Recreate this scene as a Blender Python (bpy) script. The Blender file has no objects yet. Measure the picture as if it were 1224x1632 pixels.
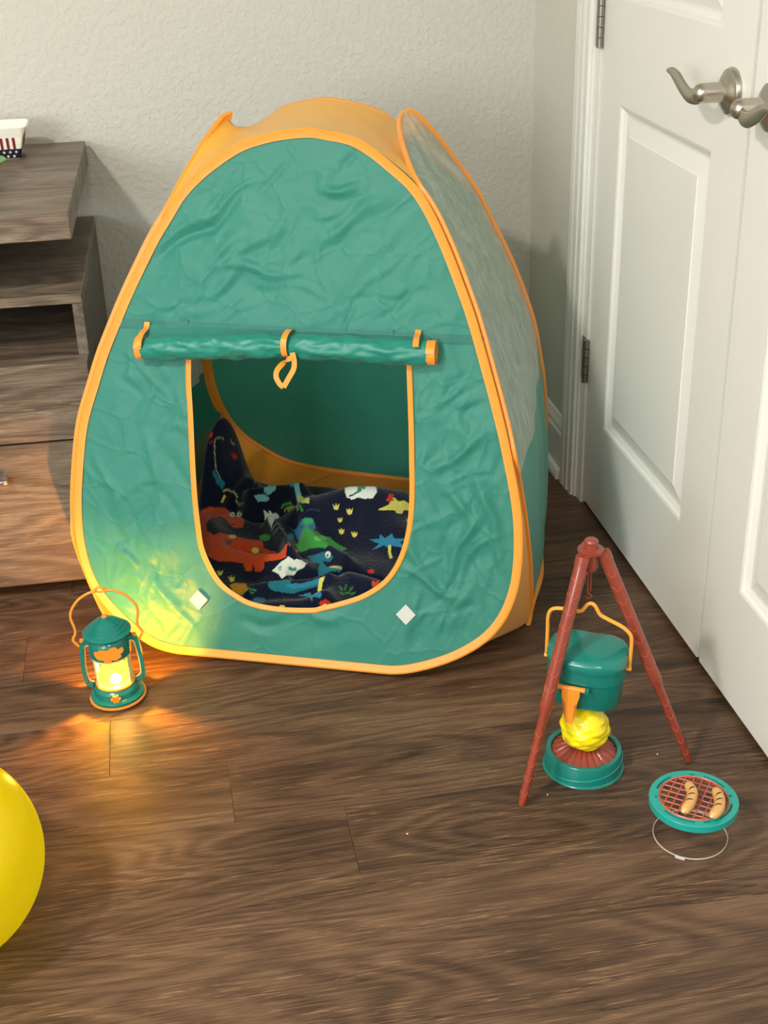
import bpy, bmesh, math, random
import numpy as np
from mathutils import Vector as V, Matrix
from mathutils.geometry import delaunay_2d_cdt
from mathutils import noise as mnoise
random.seed(7); RNG = np.random.default_rng(5)
C = bpy.context.scene.collection
PI = math.pi

# ------------------------------------------------------------------ camera
CAMP = np.array([-0.815, -2.83, 1.25])
FPX, YAW, PIT, ROL = 2089.81, 0.162233, 0.469678, -0.0301362
def cam_axes():
    cy, sy, cp, sp = math.cos(YAW), math.sin(YAW), math.cos(PIT), math.sin(PIT)
    fw = np.array([sy*cp, cy*cp, -sp]); r = np.array([cy, -sy, 0.]); up = np.cross(r, fw)
    c, s = math.cos(ROL), math.sin(ROL)
    return c*r + s*up, -s*r + c*up, fw
RT, UP, FW = cam_axes()
cd = bpy.data.cameras.new('camera'); cam = bpy.data.objects.new('camera', cd); C.objects.link(cam)
cd.sensor_fit = 'HORIZONTAL'; cd.sensor_width = 36; cd.lens = 36*FPX/1224; cd.clip_start = .05
M4 = Matrix(((RT[0], UP[0], -FW[0], CAMP[0]), (RT[1], UP[1], -FW[1], CAMP[1]), (RT[2], UP[2], -FW[2], CAMP[2]), (0, 0, 0, 1)))
cam.matrix_world = M4
bpy.context.scene.camera = cam
# ------------------------------------------------------------------ light and exposure
w = bpy.data.worlds.new('world'); bpy.context.scene.world = w; w.use_nodes = True
w.node_tree.nodes['Background'].inputs[0].default_value = (.6, .7, .8, 1); w.node_tree.nodes['Background'].inputs[1].default_value = .05
vs = bpy.context.scene.view_settings
bpy.context.scene.display_settings.display_device = 'sRGB'
vs.view_transform = 'Standard'; vs.look = 'None'; vs.exposure = 1.10; vs.gamma = 1; vs.use_curve_mapping = False
def area(name, loc, rot, sx, sy, e, col, shape='RECTANGLE'):
    d = bpy.data.lights.new(name, 'AREA'); d.shape = shape; d.size = sx; d.size_y = sy; d.energy = e; d.color = col
    o = bpy.data.objects.new(name, d); C.objects.link(o); o.location = loc; o.rotation_euler = rot; return o
area('ceiling_lamp_light', (-2.0, -2.45, 2.36), (0, 0, 0), .22, .22, 30, (1, .935, .85), 'DISK')
area('added_fill_light', (-.9, -3.9, 2.38), (0, 0, 0), .5, .5, 12, (1, .96, .92), 'DISK')  # added overhead fill to soften the shadows, not a known lamp
area('window_daylight', (-2.9, -4.15, 1.5), (math.radians(90), 0, 0), 1.4, 1.2, 40, (.88, .96, 1.0))

# ------------------------------------------------------------------ pixel-to-world reading of the photo
def ray(x, y): return RT*(x-612)/FPX - UP*(y-816)/FPX + FW
def at_z(x, y, z=0.): d = ray(x, y); return CAMP + d*((z-CAMP[2])/d[2])
def at_y(x, y, Y): d = ray(x, y); return CAMP + d*((Y-CAMP[1])/d[1])
def at_x(x, y, X): d = ray(x, y); return CAMP + d*((X-CAMP[0])/d[0])
def at_plane(x, y, P, n): d = ray(x, y); return CAMP + d*(((P-CAMP)@n)/(d@n))

# ------------------------------------------------------------------ helpers
def lin(c):
    c = c/255.; return c/12.92 if c <= .04045 else ((c+.055)/1.055)**2.4
def rgb(r, g, b): return (lin(r), lin(g), lin(b), 1)
def link(o, parent=None):
    C.objects.link(o)
    if parent is not None: o.parent = parent
    return o
def obj(name, bm, mat, parent=None, smooth=True, auto=35):
    me = bpy.data.meshes.new(name)
    if smooth:
        for f in bm.faces: f.smooth = True
        for e in bm.edges:
            if len(e.link_faces) == 2 and e.calc_face_angle(0) > math.radians(auto): e.smooth = False
    bm.normal_update(); bm.to_mesh(me); bm.free()
    if mat: me.materials.append(mat)
    return link(bpy.data.objects.new(name, me), parent)
def tag(o, label, cat, group=None):
    o['label'] = label; o['category'] = cat
    if group: o['group'] = group
    return o
def thing(name, label, cat, loc=(0, 0, 0), rotz=0, group=None):
    o = bpy.data.objects.new(name, None); C.objects.link(o); o.empty_display_size = .05
    o.location = loc; o.rotation_euler = (0, 0, rotz); return tag(o, label, cat, group)
def struct(o): o['kind'] = 'structure'; return o
def box(bm, x0, x1, y0, y1, z0, z1, bev=0, seg=2):
    r = bmesh.ops.create_cube(bm, size=1)
    for v in r['verts']:
        v.co = V(((x0+x1)/2+v.co.x*(x1-x0), (y0+y1)/2+v.co.y*(y1-y0), (z0+z1)/2+v.co.z*(z1-z0)))
    if bev:
        es = list({e for v in r['verts'] for e in v.link_edges})
        bmesh.ops.bevel(bm, geom=es, offset=bev, segments=seg, affect='EDGES', profile=.7)
def boxes(*L, **k):
    bm = bmesh.new()
    for b in L: box(bm, *b, **k)
    return bm
def lathe(bm, prof, n=48, c=(0, 0, 0), sx=1, sy=1, cap=True):
    rings = []
    for r, z in prof:
        if r < 1e-6: rings.append([bm.verts.new((c[0], c[1], c[2]+z))])
        else: rings.append([bm.verts.new((c[0]+r*sx*math.cos(2*PI*i/n), c[1]+r*sy*math.sin(2*PI*i/n), c[2]+z)) for i in range(n)])
    for a, b in zip(rings, rings[1:]):
        for i in range(n):
            j = (i+1) % n
            if len(a) == 1 and len(b) == 1: continue
            if len(a) == 1: bm.faces.new((a[0], b[i], b[j]))
            elif len(b) == 1: bm.faces.new((a[i], a[j], b[0]))
            else: bm.faces.new((a[i], a[j], b[j], b[i]))
    if cap:
        for r in (rings[0], rings[-1]):
            if len(r) > 1: bm.faces.new(r)
    bmesh.ops.recalc_face_normals(bm, faces=bm.faces)
    return bm
def smooth_path(P, n=8, closed=False):
    P = [V(p) for p in P]; out = []; m = len(P)
    for i in range(m if closed else m-1):
        g = lambda k: P[k % m] if closed else P[max(0, min(m-1, k))]
        a, b, c, d = g(i-1), g(i), g(i+1), g(i+2)
        for k in range(n):
            t = k/n
            out.append(.5*((2*b)+(-a+c)*t+(2*a-5*b+4*c-d)*t*t+(-a+3*b-3*c+d)*t**3))
    if not closed: out.append(P[-1])
    return out
def sweep(bm, P, sec, wdir=None, closed=False, scale=None, caps=True):
    """sweep the 2D section sec (list of (a,b)) along P; a runs along wdir, b along tangent x wdir"""
    P = [V(p) for p in P]; m = len(P); rings = []; prev = None
    for i in range(m):
        if closed: t = P[(i+1) % m]-P[i-1]
        else: t = P[min(m-1, i+1)]-P[max(0, i-1)]
        t.normalize()
        if wdir is None:
            if prev is None: prev = t.orthogonal().normalized()
            W = (prev - t*prev.dot(t)).normalized(); prev = W
        else:
            W = V(wdir[i]) if not isinstance(wdir, V) else wdir
            W = (W - t*W.dot(t)).normalized()
        N = t.cross(W); s = scale[i] if scale else 1
        rings.append([bm.verts.new(P[i]+W*a*s+N*b*s) for a, b in sec])
    k = len(sec)
    for i in range(m if closed else m-1):
        A, B = rings[i], rings[(i+1) % m]
        for j in range(k): bm.faces.new((A[j], A[(j+1) % k], B[(j+1) % k], B[j]))
    if not closed and caps: bm.faces.new(rings[0]); bm.faces.new(rings[-1])
    bmesh.ops.recalc_face_normals(bm, faces=bm.faces)
    return bm
def circ(r, n=12, ry=None): return [(r*math.cos(2*PI*i/n), (ry or r)*math.sin(2*PI*i/n)) for i in range(n)]
def tube(bm, P, r, n=12, closed=False, scale=None, wdir=None): return sweep(bm, P, circ(r, n), wdir, closed, scale)
def rect(w, t): return [(-w/2, -t/2), (w/2, -t/2), (w/2, t/2), (-w/2, t/2)]
def prism(bm, pts, z0, z1):
    a = [bm.verts.new((x, y, z0)) for x, y in pts]; b = [bm.verts.new((x, y, z1)) for x, y in pts]
    n = len(pts)
    for i in range(n): bm.faces.new((a[i], a[(i+1) % n], b[(i+1) % n], b[i]))
    bm.faces.new(a[::-1]); bm.faces.new(b); bmesh.ops.recalc_face_normals(bm, faces=bm.faces); return bm
def join_bm(bm, other, M=None):
    me = bpy.data.meshes.new('tmp'); other.to_mesh(me); other.free()
    if M is not None: me.transform(M)
    bm.from_mesh(me); bpy.data.meshes.remove(me); return bm

# ------------------------------------------------------------------ materials
def nmat(name):
    m = bpy.data.materials.new(name); m.use_nodes = True; nt = m.node_tree
    return m, nt, nt.nodes['Principled BSDF'], nt.nodes.new, nt.links.new
def plastic(name, col, rough=.3, spec=.5, metal=0, sss=0, coat=0, bump=0, bscale=200, vary=0):
    m, nt, b, N, L = nmat(name)
    b.inputs['Base Color'].default_value = col; b.inputs['Roughness'].default_value = rough
    b.inputs['Specular IOR Level'].default_value = spec; b.inputs['Metallic'].default_value = metal
    if coat: b.inputs['Coat Weight'].default_value = coat; b.inputs['Coat Roughness'].default_value = .1
    if sss: b.inputs['Subsurface Weight'].default_value = sss; b.inputs['Subsurface Radius'].default_value = (.02, .02, .01); b.inputs['Subsurface Scale'].default_value = .5
    tc = N('ShaderNodeTexCoord'); no = N('ShaderNodeTexNoise'); no.inputs['Scale'].default_value = bscale; no.inputs['Detail'].default_value = 3
    L(tc.outputs['Object'], no.inputs['Vector'])
    mr = N('ShaderNodeMapRange'); L(no.outputs[0], mr.inputs[0]); mr.inputs[3].default_value = max(0, rough-.06); mr.inputs[4].default_value = rough+.06
    L(mr.outputs[0], b.inputs['Roughness'])
    if bump:
        bp = N('ShaderNodeBump'); bp.inputs['Strength'].default_value = bump; bp.inputs['Distance'].default_value = .001
        L(no.outputs[0], bp.inputs['Height']); L(bp.outputs[0], b.inputs['Normal'])
    return m
def wood(name, dark, mid, light, axis=0, rough=.45, scale=1., streak=.5, bump=.25, rand=True):
    m, nt, b, N, L = nmat(name)
    tc = N('ShaderNodeTexCoord'); oi = N('ShaderNodeObjectInfo')
    add = N('ShaderNodeVectorMath'); add.operation = 'ADD'; L(tc.outputs['Object'], add.inputs[0])
    if rand:
        sc = N('ShaderNodeVectorMath'); sc.operation = 'SCALE'; cx = N('ShaderNodeCombineXYZ')
        for k in range(3): L(oi.outputs['Random'], cx.inputs[k])
        L(cx.outputs[0], sc.inputs[0]); sc.inputs['Scale'].default_value = 37.; L(sc.outputs[0], add.inputs[1])
    def mapping(along, across):
        mp = N('ShaderNodeMapping'); s = [across*scale]*3; s[axis] = along*scale; mp.inputs['Scale'].default_value = s
        L(add.outputs[0], mp.inputs['Vector']); return mp
    def noise(al, ac, det, rg=.6, dist=0.):
        mp = mapping(al, ac); n = N('ShaderNodeTexNoise'); n.inputs['Scale'].default_value = 1; n.inputs['Detail'].default_value = det
        n.inputs['Roughness'].default_value = rg; n.inputs['Distortion'].default_value = dist; L(mp.outputs[0], n.inputs['Vector']); return n
    broad = noise(1.6, 9, 3, .5, .6)
    # cathedral figure: contour lines of a slowly varying stretched field
    fld = noise(.9, 5.5, 2, .45, .8)
    mul = N('ShaderNodeMath'); mul.operation = 'MULTIPLY'; L(fld.outputs[0], mul.inputs[0]); mul.inputs[1].default_value = 130
    sn = N('ShaderNodeMath'); sn.operation = 'SINE'; L(mul.outputs[0], sn.inputs[0])
    fig = N('ShaderNodeMapRange'); L(sn.outputs[0], fig.inputs[0]); fig.inputs[1].default_value = -1; fig.inputs[2].default_value = 1
    fine = noise(14, 420, 3, .65)
    pore = noise(20, 420, 2, .7)
    pr = N('ShaderNodeMapRange'); L(pore.outputs[0], pr.inputs[0]); pr.inputs[1].default_value = .56; pr.inputs[2].default_value = .68
    msk = noise(3, 30, 2); mk = N('ShaderNodeMapRange'); L(msk.outputs[0], mk.inputs[0]); mk.inputs[1].default_value = .42; mk.inputs[2].default_value = .62
    pm = N('ShaderNodeMath'); pm.operation = 'MULTIPLY'; L(pr.outputs[0], pm.inputs[0]); L(mk.outputs[0], pm.inputs[1])
    b7 = N('ShaderNodeMath'); b7.operation = 'MULTIPLY'; b7.inputs[1].default_value = .62; L(broad.outputs[0], b7.inputs[0])
    s1 = N('ShaderNodeMath'); s1.operation = 'MULTIPLY_ADD'; L(fine.outputs[0], s1.inputs[0]); s1.inputs[1].default_value = .70; L(b7.outputs[0], s1.inputs[2])
    s2 = N('ShaderNodeMath'); s2.operation = 'MULTIPLY_ADD'; L(fig.outputs[0], s2.inputs[0]); s2.inputs[1].default_value = .16; L(s1.outputs[0], s2.inputs[2])
    if rand:
        s3 = N('ShaderNodeMath'); s3.operation = 'MULTIPLY_ADD'; L(oi.outputs['Random'], s3.inputs[0]); s3.inputs[1].default_value = .09; L(s2.outputs[0], s3.inputs[2]); src = s3
        lo, hi = .54, 1.06
    else: src = s2; lo, hi = .46, 1.02
    mr = N('ShaderNodeMapRange'); L(src.outputs[0], mr.inputs[0]); mr.inputs[1].default_value = lo; mr.inputs[2].default_value = hi
    cr = N('ShaderNodeValToRGB'); e = cr.color_ramp; e.elements[0].color = dark; e.elements[1].color = light
    x = e.elements.new(.5); x.color = mid; L(mr.outputs[0], cr.inputs[0])
    mx = N('ShaderNodeMix'); mx.data_type = 'RGBA'; mx.inputs['B'].default_value = (min(1, light[0]*2.0), min(1, light[1]*2.0), min(1, light[2]*1.9), 1)
    pf = N('ShaderNodeMath'); pf.operation = 'MULTIPLY'; L(pm.outputs[0], pf.inputs[0]); pf.inputs[1].default_value = streak
    L(pf.outputs[0], mx.inputs['Factor']); L(cr.outputs[0], mx.inputs['A']); L(mx.outputs['Result'], b.inputs['Base Color'])
    b.inputs['Specular IOR Level'].default_value = .4
    rr = N('ShaderNodeMapRange'); L(fine.outputs[0], rr.inputs[0]); rr.inputs[3].default_value = rough-.1; rr.inputs[4].default_value = rough+.12; L(rr.outputs[0], b.inputs['Roughness'])
    bp = N('ShaderNodeBump'); bp.inputs['Strength'].default_value = bump; bp.inputs['Distance'].default_value = .0006
    L(fine.outputs[0], bp.inputs['Height']); L(bp.outputs[0], b.inputs['Normal'])
    return m
def fabric(name, col, trans=.35, rough=.42, bump=.5, scale=60, gloss=.10, see=0., wr=.002):
    m, nt, b, N, L = nmat(name); out = nt.nodes['Material Output']
    tc = N('ShaderNodeTexCoord'); v = N('ShaderNodeTexVoronoi'); v.feature = 'DISTANCE_TO_EDGE'; v.inputs['Scale'].default_value = scale*.22
    no = N('ShaderNodeTexNoise'); no.inputs['Scale'].default_value = scale*.25; no.inputs['Detail'].default_value = 3; no.inputs['Distortion'].default_value = 1.5
    wv = N('ShaderNodeTexNoise'); wv.inputs['Scale'].default_value = 1800
    L(tc.outputs['Object'], no.inputs['Vector']); L(tc.outputs['Object'], wv.inputs['Vector'])
    mv = N('ShaderNodeVectorMath'); mv.operation = 'MULTIPLY_ADD'; L(no.outputs['Color'], mv.inputs[0]); mv.inputs[1].default_value = (.022, .022, .022); L(tc.outputs['Object'], mv.inputs[2])
    L(mv.outputs[0], v.inputs['Vector'])
    mn = N('ShaderNodeMath'); mn.operation = 'MINIMUM'; L(v.outputs['Distance'], mn.inputs[0]); mn.inputs[1].default_value = .07
    ad = N('ShaderNodeMath'); ad.operation = 'MULTIPLY_ADD'; ns = N('ShaderNodeMath'); ns.operation = 'MULTIPLY'; ns.inputs[1].default_value = .45; L(no.outputs[0], ns.inputs[0])
    L(mn.outputs[0], ad.inputs[0]); ad.inputs[1].default_value = -4.5; L(ns.outputs[0], ad.inputs[2])
    bp = N('ShaderNodeBump'); bp.inputs['Strength'].default_value = bump; bp.inputs['Distance'].default_value = wr; L(ad.outputs[0], bp.inputs['Height'])
    b.inputs['Base Color'].default_value = col; b.inputs['Roughness'].default_value = rough; b.inputs['Specular IOR Level'].default_value = .45
    b.inputs['Sheen Weight'].default_value = .15; L(bp.outputs[0], b.inputs['Normal'])
    t = N('ShaderNodeBsdfTranslucent'); t.inputs[0].default_value = (min(1, col[0]*1.6), min(1, col[1]*1.3), min(1, col[2]*1.2), 1); L(bp.outputs[0], t.inputs['Normal'])
    mx = N('ShaderNodeMixShader'); mx.inputs[0].default_value = trans; L(b.outputs[0], mx.inputs[1]); L(t.outputs[0], mx.inputs[2])
    last = mx
    if see:
        tr = N('ShaderNodeBsdfTransparent'); tr.inputs[0].default_value = (1, 1, 1, 1); m2 = N('ShaderNodeMixShader'); m2.inputs[0].default_value = see
        L(mx.outputs[0], m2.inputs[1]); L(tr.outputs[0], m2.inputs[2]); last = m2
    L(last.outputs[0], out.inputs[0]); return m
def clear(name, tint=(1, 1, 1, 1), edge=.35):
    m, nt, b, N, L = nmat(name); out = nt.nodes['Material Output']
    tr = N('ShaderNodeBsdfTransparent'); tr.inputs[0].default_value = tint; g = N('ShaderNodeBsdfGlossy'); g.inputs['Roughness'].default_value = .04
    lw = N('ShaderNodeLayerWeight'); lw.inputs[0].default_value = .5; pw = N('ShaderNodeMath'); pw.operation = 'POWER'; L(lw.outputs['Facing'], pw.inputs[0]); pw.inputs[1].default_value = 4
    fr = N('ShaderNodeMath'); fr.operation = 'MULTIPLY_ADD'; L(pw.outputs[0], fr.inputs[0]); fr.inputs[1].default_value = edge; fr.inputs[2].default_value = .03; mx = N('ShaderNodeMixShader'); L(fr.outputs[0], mx.inputs[0])
    L(tr.outputs[0], mx.inputs[1]); L(g.outputs[0], mx.inputs[2]); L(mx.outputs[0], out.inputs[0]); return m
def paint(name, col, rough, bump, scale, dist=.001, spec=.4):
    m, nt, b, N, L = nmat(name); tc = N('ShaderNodeTexCoord'); no = N('ShaderNodeTexNoise'); no.inputs['Scale'].default_value = scale
    no.inputs['Detail'].default_value = 3; no.inputs['Roughness'].default_value = .5; L(tc.outputs['Object'], no.inputs['Vector'])
    v = N('ShaderNodeMapRange'); L(no.outputs[0], v.inputs[0]); v.inputs[1].default_value = .4; v.inputs[2].default_value = .62; v.interpolation_type = 'SMOOTHSTEP'
    bp = N('ShaderNodeBump'); bp.inputs['Strength'].default_value = bump; bp.inputs['Distance'].default_value = dist; L(v.outputs[0], bp.inputs['Height'])
    b.inputs['Base Color'].default_value = col; b.inputs['Roughness'].default_value = rough; b.inputs['Specular IOR Level'].default_value = spec
    L(bp.outputs[0], b.inputs['Normal']); return m

m_wall = paint('wall_paint', rgb(204, 201, 191), .75, .42, 75, .002, .3)
m_wall2 = paint('side_wall_paint', rgb(214, 210, 198), .7, .3, 75, .0015, .3)
m_white = paint('white_satin_paint', rgb(232, 231, 224), .32, .03, 40, .001, .45)
m_ceil = paint('ceiling_paint', rgb(235, 233, 228), .9, .5, 60, .002, .2)
m_floor = wood('plank_vinyl', rgb(48, 33, 23), rgb(86, 64, 47), rgb(116, 90, 67), 0, .46, 1, .62, .5)
m_sub = plastic('subfloor', rgb(30, 24, 20), .9)
m_cab = wood('grey_brown_laminate', rgb(60, 50, 41), rgb(104, 90, 76), rgb(140, 125, 108), 0, .42, 1, .5, .3)
m_cabside = wood('grey_brown_laminate_side', rgb(66, 56, 48), rgb(100, 90, 80), rgb(128, 117, 104), 1, .45, 1, .3, .2)
m_dark = plastic('dark_cavity_board', rgb(16, 15, 15), .8)
m_nickel = plastic('brushed_nickel', rgb(188, 181, 170), .30, .5, 1, bscale=600)
m_chrome = plastic('chrome', rgb(225, 225, 225), .12, .5, 1)
m_steel = plastic('dull_hinge_steel', rgb(150, 147, 140), .38, .5, 1)
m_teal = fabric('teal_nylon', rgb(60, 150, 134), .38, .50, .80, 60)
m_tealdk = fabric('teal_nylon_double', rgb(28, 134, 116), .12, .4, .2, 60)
m_seam = fabric('teal_seam_tape', rgb(14, 108, 94), .08, .5, .2, 60)
m_orange = fabric('orange_nylon', rgb(250, 165, 50), .25, .45, .3, 60)
m_tape = fabric('orange_binding', rgb(248, 158, 50), .12, .4, .2, 90, wr=.001)
m_roof = fabric('orange_roof_nylon', rgb(255, 188, 70), .22, .45, .3, 50)
m_velcro = plastic('white_hook_patch', rgb(196, 200, 194), .8, bump=.4, bscale=900)
m_tplas = plastic('teal_plastic', rgb(10, 118, 108), .22, .5, coat=.3)
m_tplas2 = plastic('pale_teal_plastic', rgb(20, 155, 145), .3, .5, coat=.2)
m_oplas = plastic('orange_plastic', rgb(240, 145, 45), .35)
m_hplas = plastic('amber_handle_plastic', rgb(242, 165, 60), .35)
m_bplas = plastic('red_brown_plastic', rgb(140, 60, 43), .3, coat=.2)
m_rplas = plastic('salmon_brown_plastic', rgb(190, 92, 68), .35)
m_flame = plastic('yellow_flame_plastic', rgb(250, 225, 15), .22, .5, sss=.3, coat=.3)
m_clear = clear('clear_plastic')
m_clearedge = plastic('clear_plastic_edge', rgb(200, 195, 188), .15)
m_cream = plastic('cream_trim_plastic', rgb(235, 225, 150), .4)

# ------------------------------------------------------------------ room shell
XL, YF, ZC = -3.5, -4.3, 2.44
fl = struct(obj('floor', boxes((XL, .1, YF, 0, -.06, -.006)), m_sub, smooth=False))
joint = {0: -.980, 1: -.800, 2: -.640}
PW, PL = .1447, 1.22
row0 = -1.034
for k in range(-8, 24):
    y1 = row0-PW*k; y0 = y1-PW
    if y0 < YF: break
    if y1 > .02 and y0 > 0: continue
    y1 = min(y1, -.0005)
    j = joint.get(k, None)
    if j is None: j = -1.2 + ((k*.47) % 1.0)*PL*.98
    j = {-1: -1.28, 3: -1.26, 4: -1.24, 5: -1.22, 6: -1.30, 7: -1.15}.get(k, j)
    xs = [j+PL*i for i in range(-4, 4)]
    cuts = sorted([XL+.001, .043]+[x for x in xs if XL+.03 < x < -.03])
    for a, b_ in zip(cuts, cuts[1:]):
        L_ = b_-a; bm = bmesh.new(); g = .0003
        box(bm, g-L_/2, L_/2-g, -(y1-y0)/2+g, (y1-y0)/2-g, -.0058, 0, bev=.00025, seg=1)
        p = obj('plank', bm, m_floor, fl, smooth=False); p.location = ((a+b_)/2, (y0+y1)/2, 0)
struct(obj('wall_back', boxes((XL-.1, .1, 0, .1, -.06, ZC)), m_wall, smooth=False))
struct(obj('wall_left', boxes((XL-.1, XL, YF, 0, -.06, ZC)), m_wall, smooth=False))
struct(obj('wall_front', boxes((XL-.1, .1, YF-.1, YF, -.06, ZC)), m_wall, smooth=False))
struct(obj('ceiling', boxes((XL-.1, .1, YF-.1, .1, ZC, ZC+.08)), m_ceil, smooth=False))
DH, DM, DE, DT = -.452, -1.083, -1.712, 2.04          # hinge edge, meeting line, far edge, door top
struct(obj('wall_right', boxes((.003, .1, -.425, 0, 0, ZC), (.003, .1, YF, DE-.02, 0, ZC),
    (.003, .1, DE-.02, -.425, DT+.012, ZC)), m_wall2, smooth=False))
struct(obj('closet_shade_backing', boxes((.045, .1, DE-.02, -.425, 0, DT+.012)), m_dark, smooth=False))  # near-black backing, paints the closet's darkness behind the door gaps
# baseboards with a stepped cap and shoe moulding
def base_prof(): return [(0, 0), (.026, 0), (.026, .008), (.022, .018), (.014, .022), (.014, .098), (.011, .104), (.011, .112), (.006, .122), (.004, .128), (0, .13)]
def baseboard(name, A, B, out):
    bm = bmesh.new(); pr = base_prof(); r = []
    for P in (A, B): r.append([bm.verts.new(V(P)+V(out)*a+V((0, 0, z))) for a, z in pr])
    n = len(pr)
    for j in range(n): bm.faces.new((r[0][j], r[0][(j+1) % n], r[1][(j+1) % n], r[1][j]))
    bm.faces.new(r[0]); bm.faces.new(r[1][::-1]); bmesh.ops.recalc_face_normals(bm, faces=bm.faces)
    return struct(obj(name, bm, m_white, smooth=False))
baseboard('baseboard_right', (.003, -.002, .0003), (.003, -.331, .0003), (-1, 0, 0))
baseboard('baseboard_back', (XL+.03, -.0005, .0003), (-.024, -.0005, .0003), (0, -1, 0))
# door casing: stepped profile along the hinge jamb and the head
def casing(name, y0, y1, z0, z1, vertical=True, flip=False):
    steps = [(0, .10, .010), (.10, .32, .017), (.32, .38, .0135), (.38, .62, .0165), (.62, .68, .012), (.68, .90, .0145), (.90, 1, .009)]
    bm = bmesh.new()
    for a, b_, d in steps:
        if flip: a, b_ = 1-b_, 1-a
        if vertical: box(bm, -d, .003, y0+(y1-y0)*a, y0+(y1-y0)*b_, z0, z1)
        else: box(bm, -d, .003, y0, y1, z0+(z1-z0)*a, z0+(z1-z0)*b_)
    return struct(obj(name, bm, m_white, smooth=False))
casing('trim_1', -.333, -.420, .0005, DT+.095)
casing('trim_2', DE-.10, DE-.018, .0005, DT+.095)
casing('trim_3', DE-.018, -.420, DT+.008, DT+.095, False)
struct(obj('trim_4', boxes((-.004, .045, -.448, -.4205, .0005, DT+.008)), m_white, smooth=False))   # hinge jamb

def panel_field(bm, ya, yb, za, zb):
    """raised panel: sticking slope, flat groove, bevel up to the field; ya>yb"""
    lv = [(0, 0), (.0045, .0015), (.007, .0055), (.016, .0105), (.0175, .0105), (.046, .0030), (.0475, .0015)]
    rings = []
    for ins, dep in lv:
        rings.append([bm.verts.new((dep, y, z)) for y, z in ((ya-ins, za+ins), (yb+ins, za+ins), (yb+ins, zb-ins), (ya-ins, zb-ins))])
    for A, B in zip(rings, rings[1:]):
        for i in range(4): bm.faces.new((A[i], A[(i+1) % 4], B[(i+1) % 4], B[i]))
    bm.faces.new(rings[-1])
def door_leaf(name, y_h, y_m, p_h, p_m):
    """x=0 is the room face; panels between p_h and p_m"""
    bm = bmesh.new(); ys = sorted([y_h, y_m]); P = sorted([p_h, p_m]); zb, zt = .012, DT
    Z = [(.212, .833), (1.006, 1.90)]
    box(bm, .010, .036, ys[0], ys[1], zb, zt)
    def face(y0, y1, z0, z1): box(bm, 0, .012, y0, y1, z0, z1)
    face(ys[0], P[0], zb, zt); face(P[1], ys[1], zb, zt)
    face(P[0], P[1], zb, Z[0][0]); face(P[0], P[1], Z[0][1], Z[1][0]); face(P[0], P[1], Z[1][1], zt)
    for z0, z1 in Z: panel_field(bm, P[1], P[0], z0, z1)
    return struct(obj(name, bm, m_white, smooth=False))
d1 = door_leaf('door_1', DH, DM+.0055, -.556, -.962)
d2 = door_leaf('door_2', DE, DM-.0055, DE+.104, -1.206)
def hinge(z0, parent):
    bm = bmesh.new()
    for i in range(5):
        a = z0+.0905*i/5+.0007; b_ = z0+.0905*(i+1)/5-.0007
        lathe(bm, [(.0062, a), (.0062, b_)], 14, (-.0065, -.4500, 0))
    o = obj('hinge', bm, m_steel, parent); o['label'] = 'dull steel hinge barrel'
    lf = bmesh.new(); box(lf, -.0055, -.0037, -.4480, -.4215, z0, z0+.0905, bev=.0005, seg=1)
    for j, (dy, dz) in enumerate(((.008, .012), (.018, .03), (.018, .06), (.008, .078))): lathe(lf, [(.003, -.0004), (.0022, .0004)], 10, (0, 0, 0)) if False else None
    obj('hinge_leaf', lf, m_steel, o)
hinge(.272, d1); hinge(.915, d1); hinge(1.78, d1)
def lever(y, z, sgn, parent):
    M = Matrix.Translation((0, y, z)) @ Matrix.Rotation(-PI/2, 4, 'Y')     # lathe z axis -> -x
    bm = bmesh.new()
    join_bm(bm, lathe(bmesh.new(), [(.0, 0), (.0335, 0), (.0335, .003), (.031, .008), (.026, .0105), (.0245, .0125), (.017, .016), (.0145, .018), (0, .018)], 40), M)
    ro = obj('rose', bm, m_nickel, parent)
    bm = bmesh.new()
    join_bm(bm, lathe(bmesh.new(), [(0, .016), (.0140, .016), (.0140, .043), (.0136, .048), (.0120, .053), (.0085, .057), (.004, .059), (0, .0595)], 32), M)
    # wave-shaped lever
    pts = [(-.046, -.002, -.001), (-.049, .014, -.007), (-.051, .034, -.0075), (-.052, .056, .000), (-.053, .076, .010), (-.055, .094, .0165), (-.057, .110, .0165)]
    P = smooth_path([(x, y+sgn*a, z+c) for x, a, c in pts], 7); n = len(P)
    sc = [max(.10, math.sin(min(1, (i/(n-1))*1.0+.42)*PI)**.5 if i/(n-1) > .08 else .9) for i in range(n)]
    sc = [max(.12, min(1, 1.05-.9*max(0, (i/(n-1)-.55)/.45)**1.6)) for i in range(n)]
    sweep(bm, P, circ(.0108, 16, .0045), V((0, 0, 1)), scale=sc)
    o = obj('lever_handle', bm, m_nickel, ro)
lever(-1.018, .927, 1, d1); lever(-1.150, .927, -1, d2)

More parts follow.
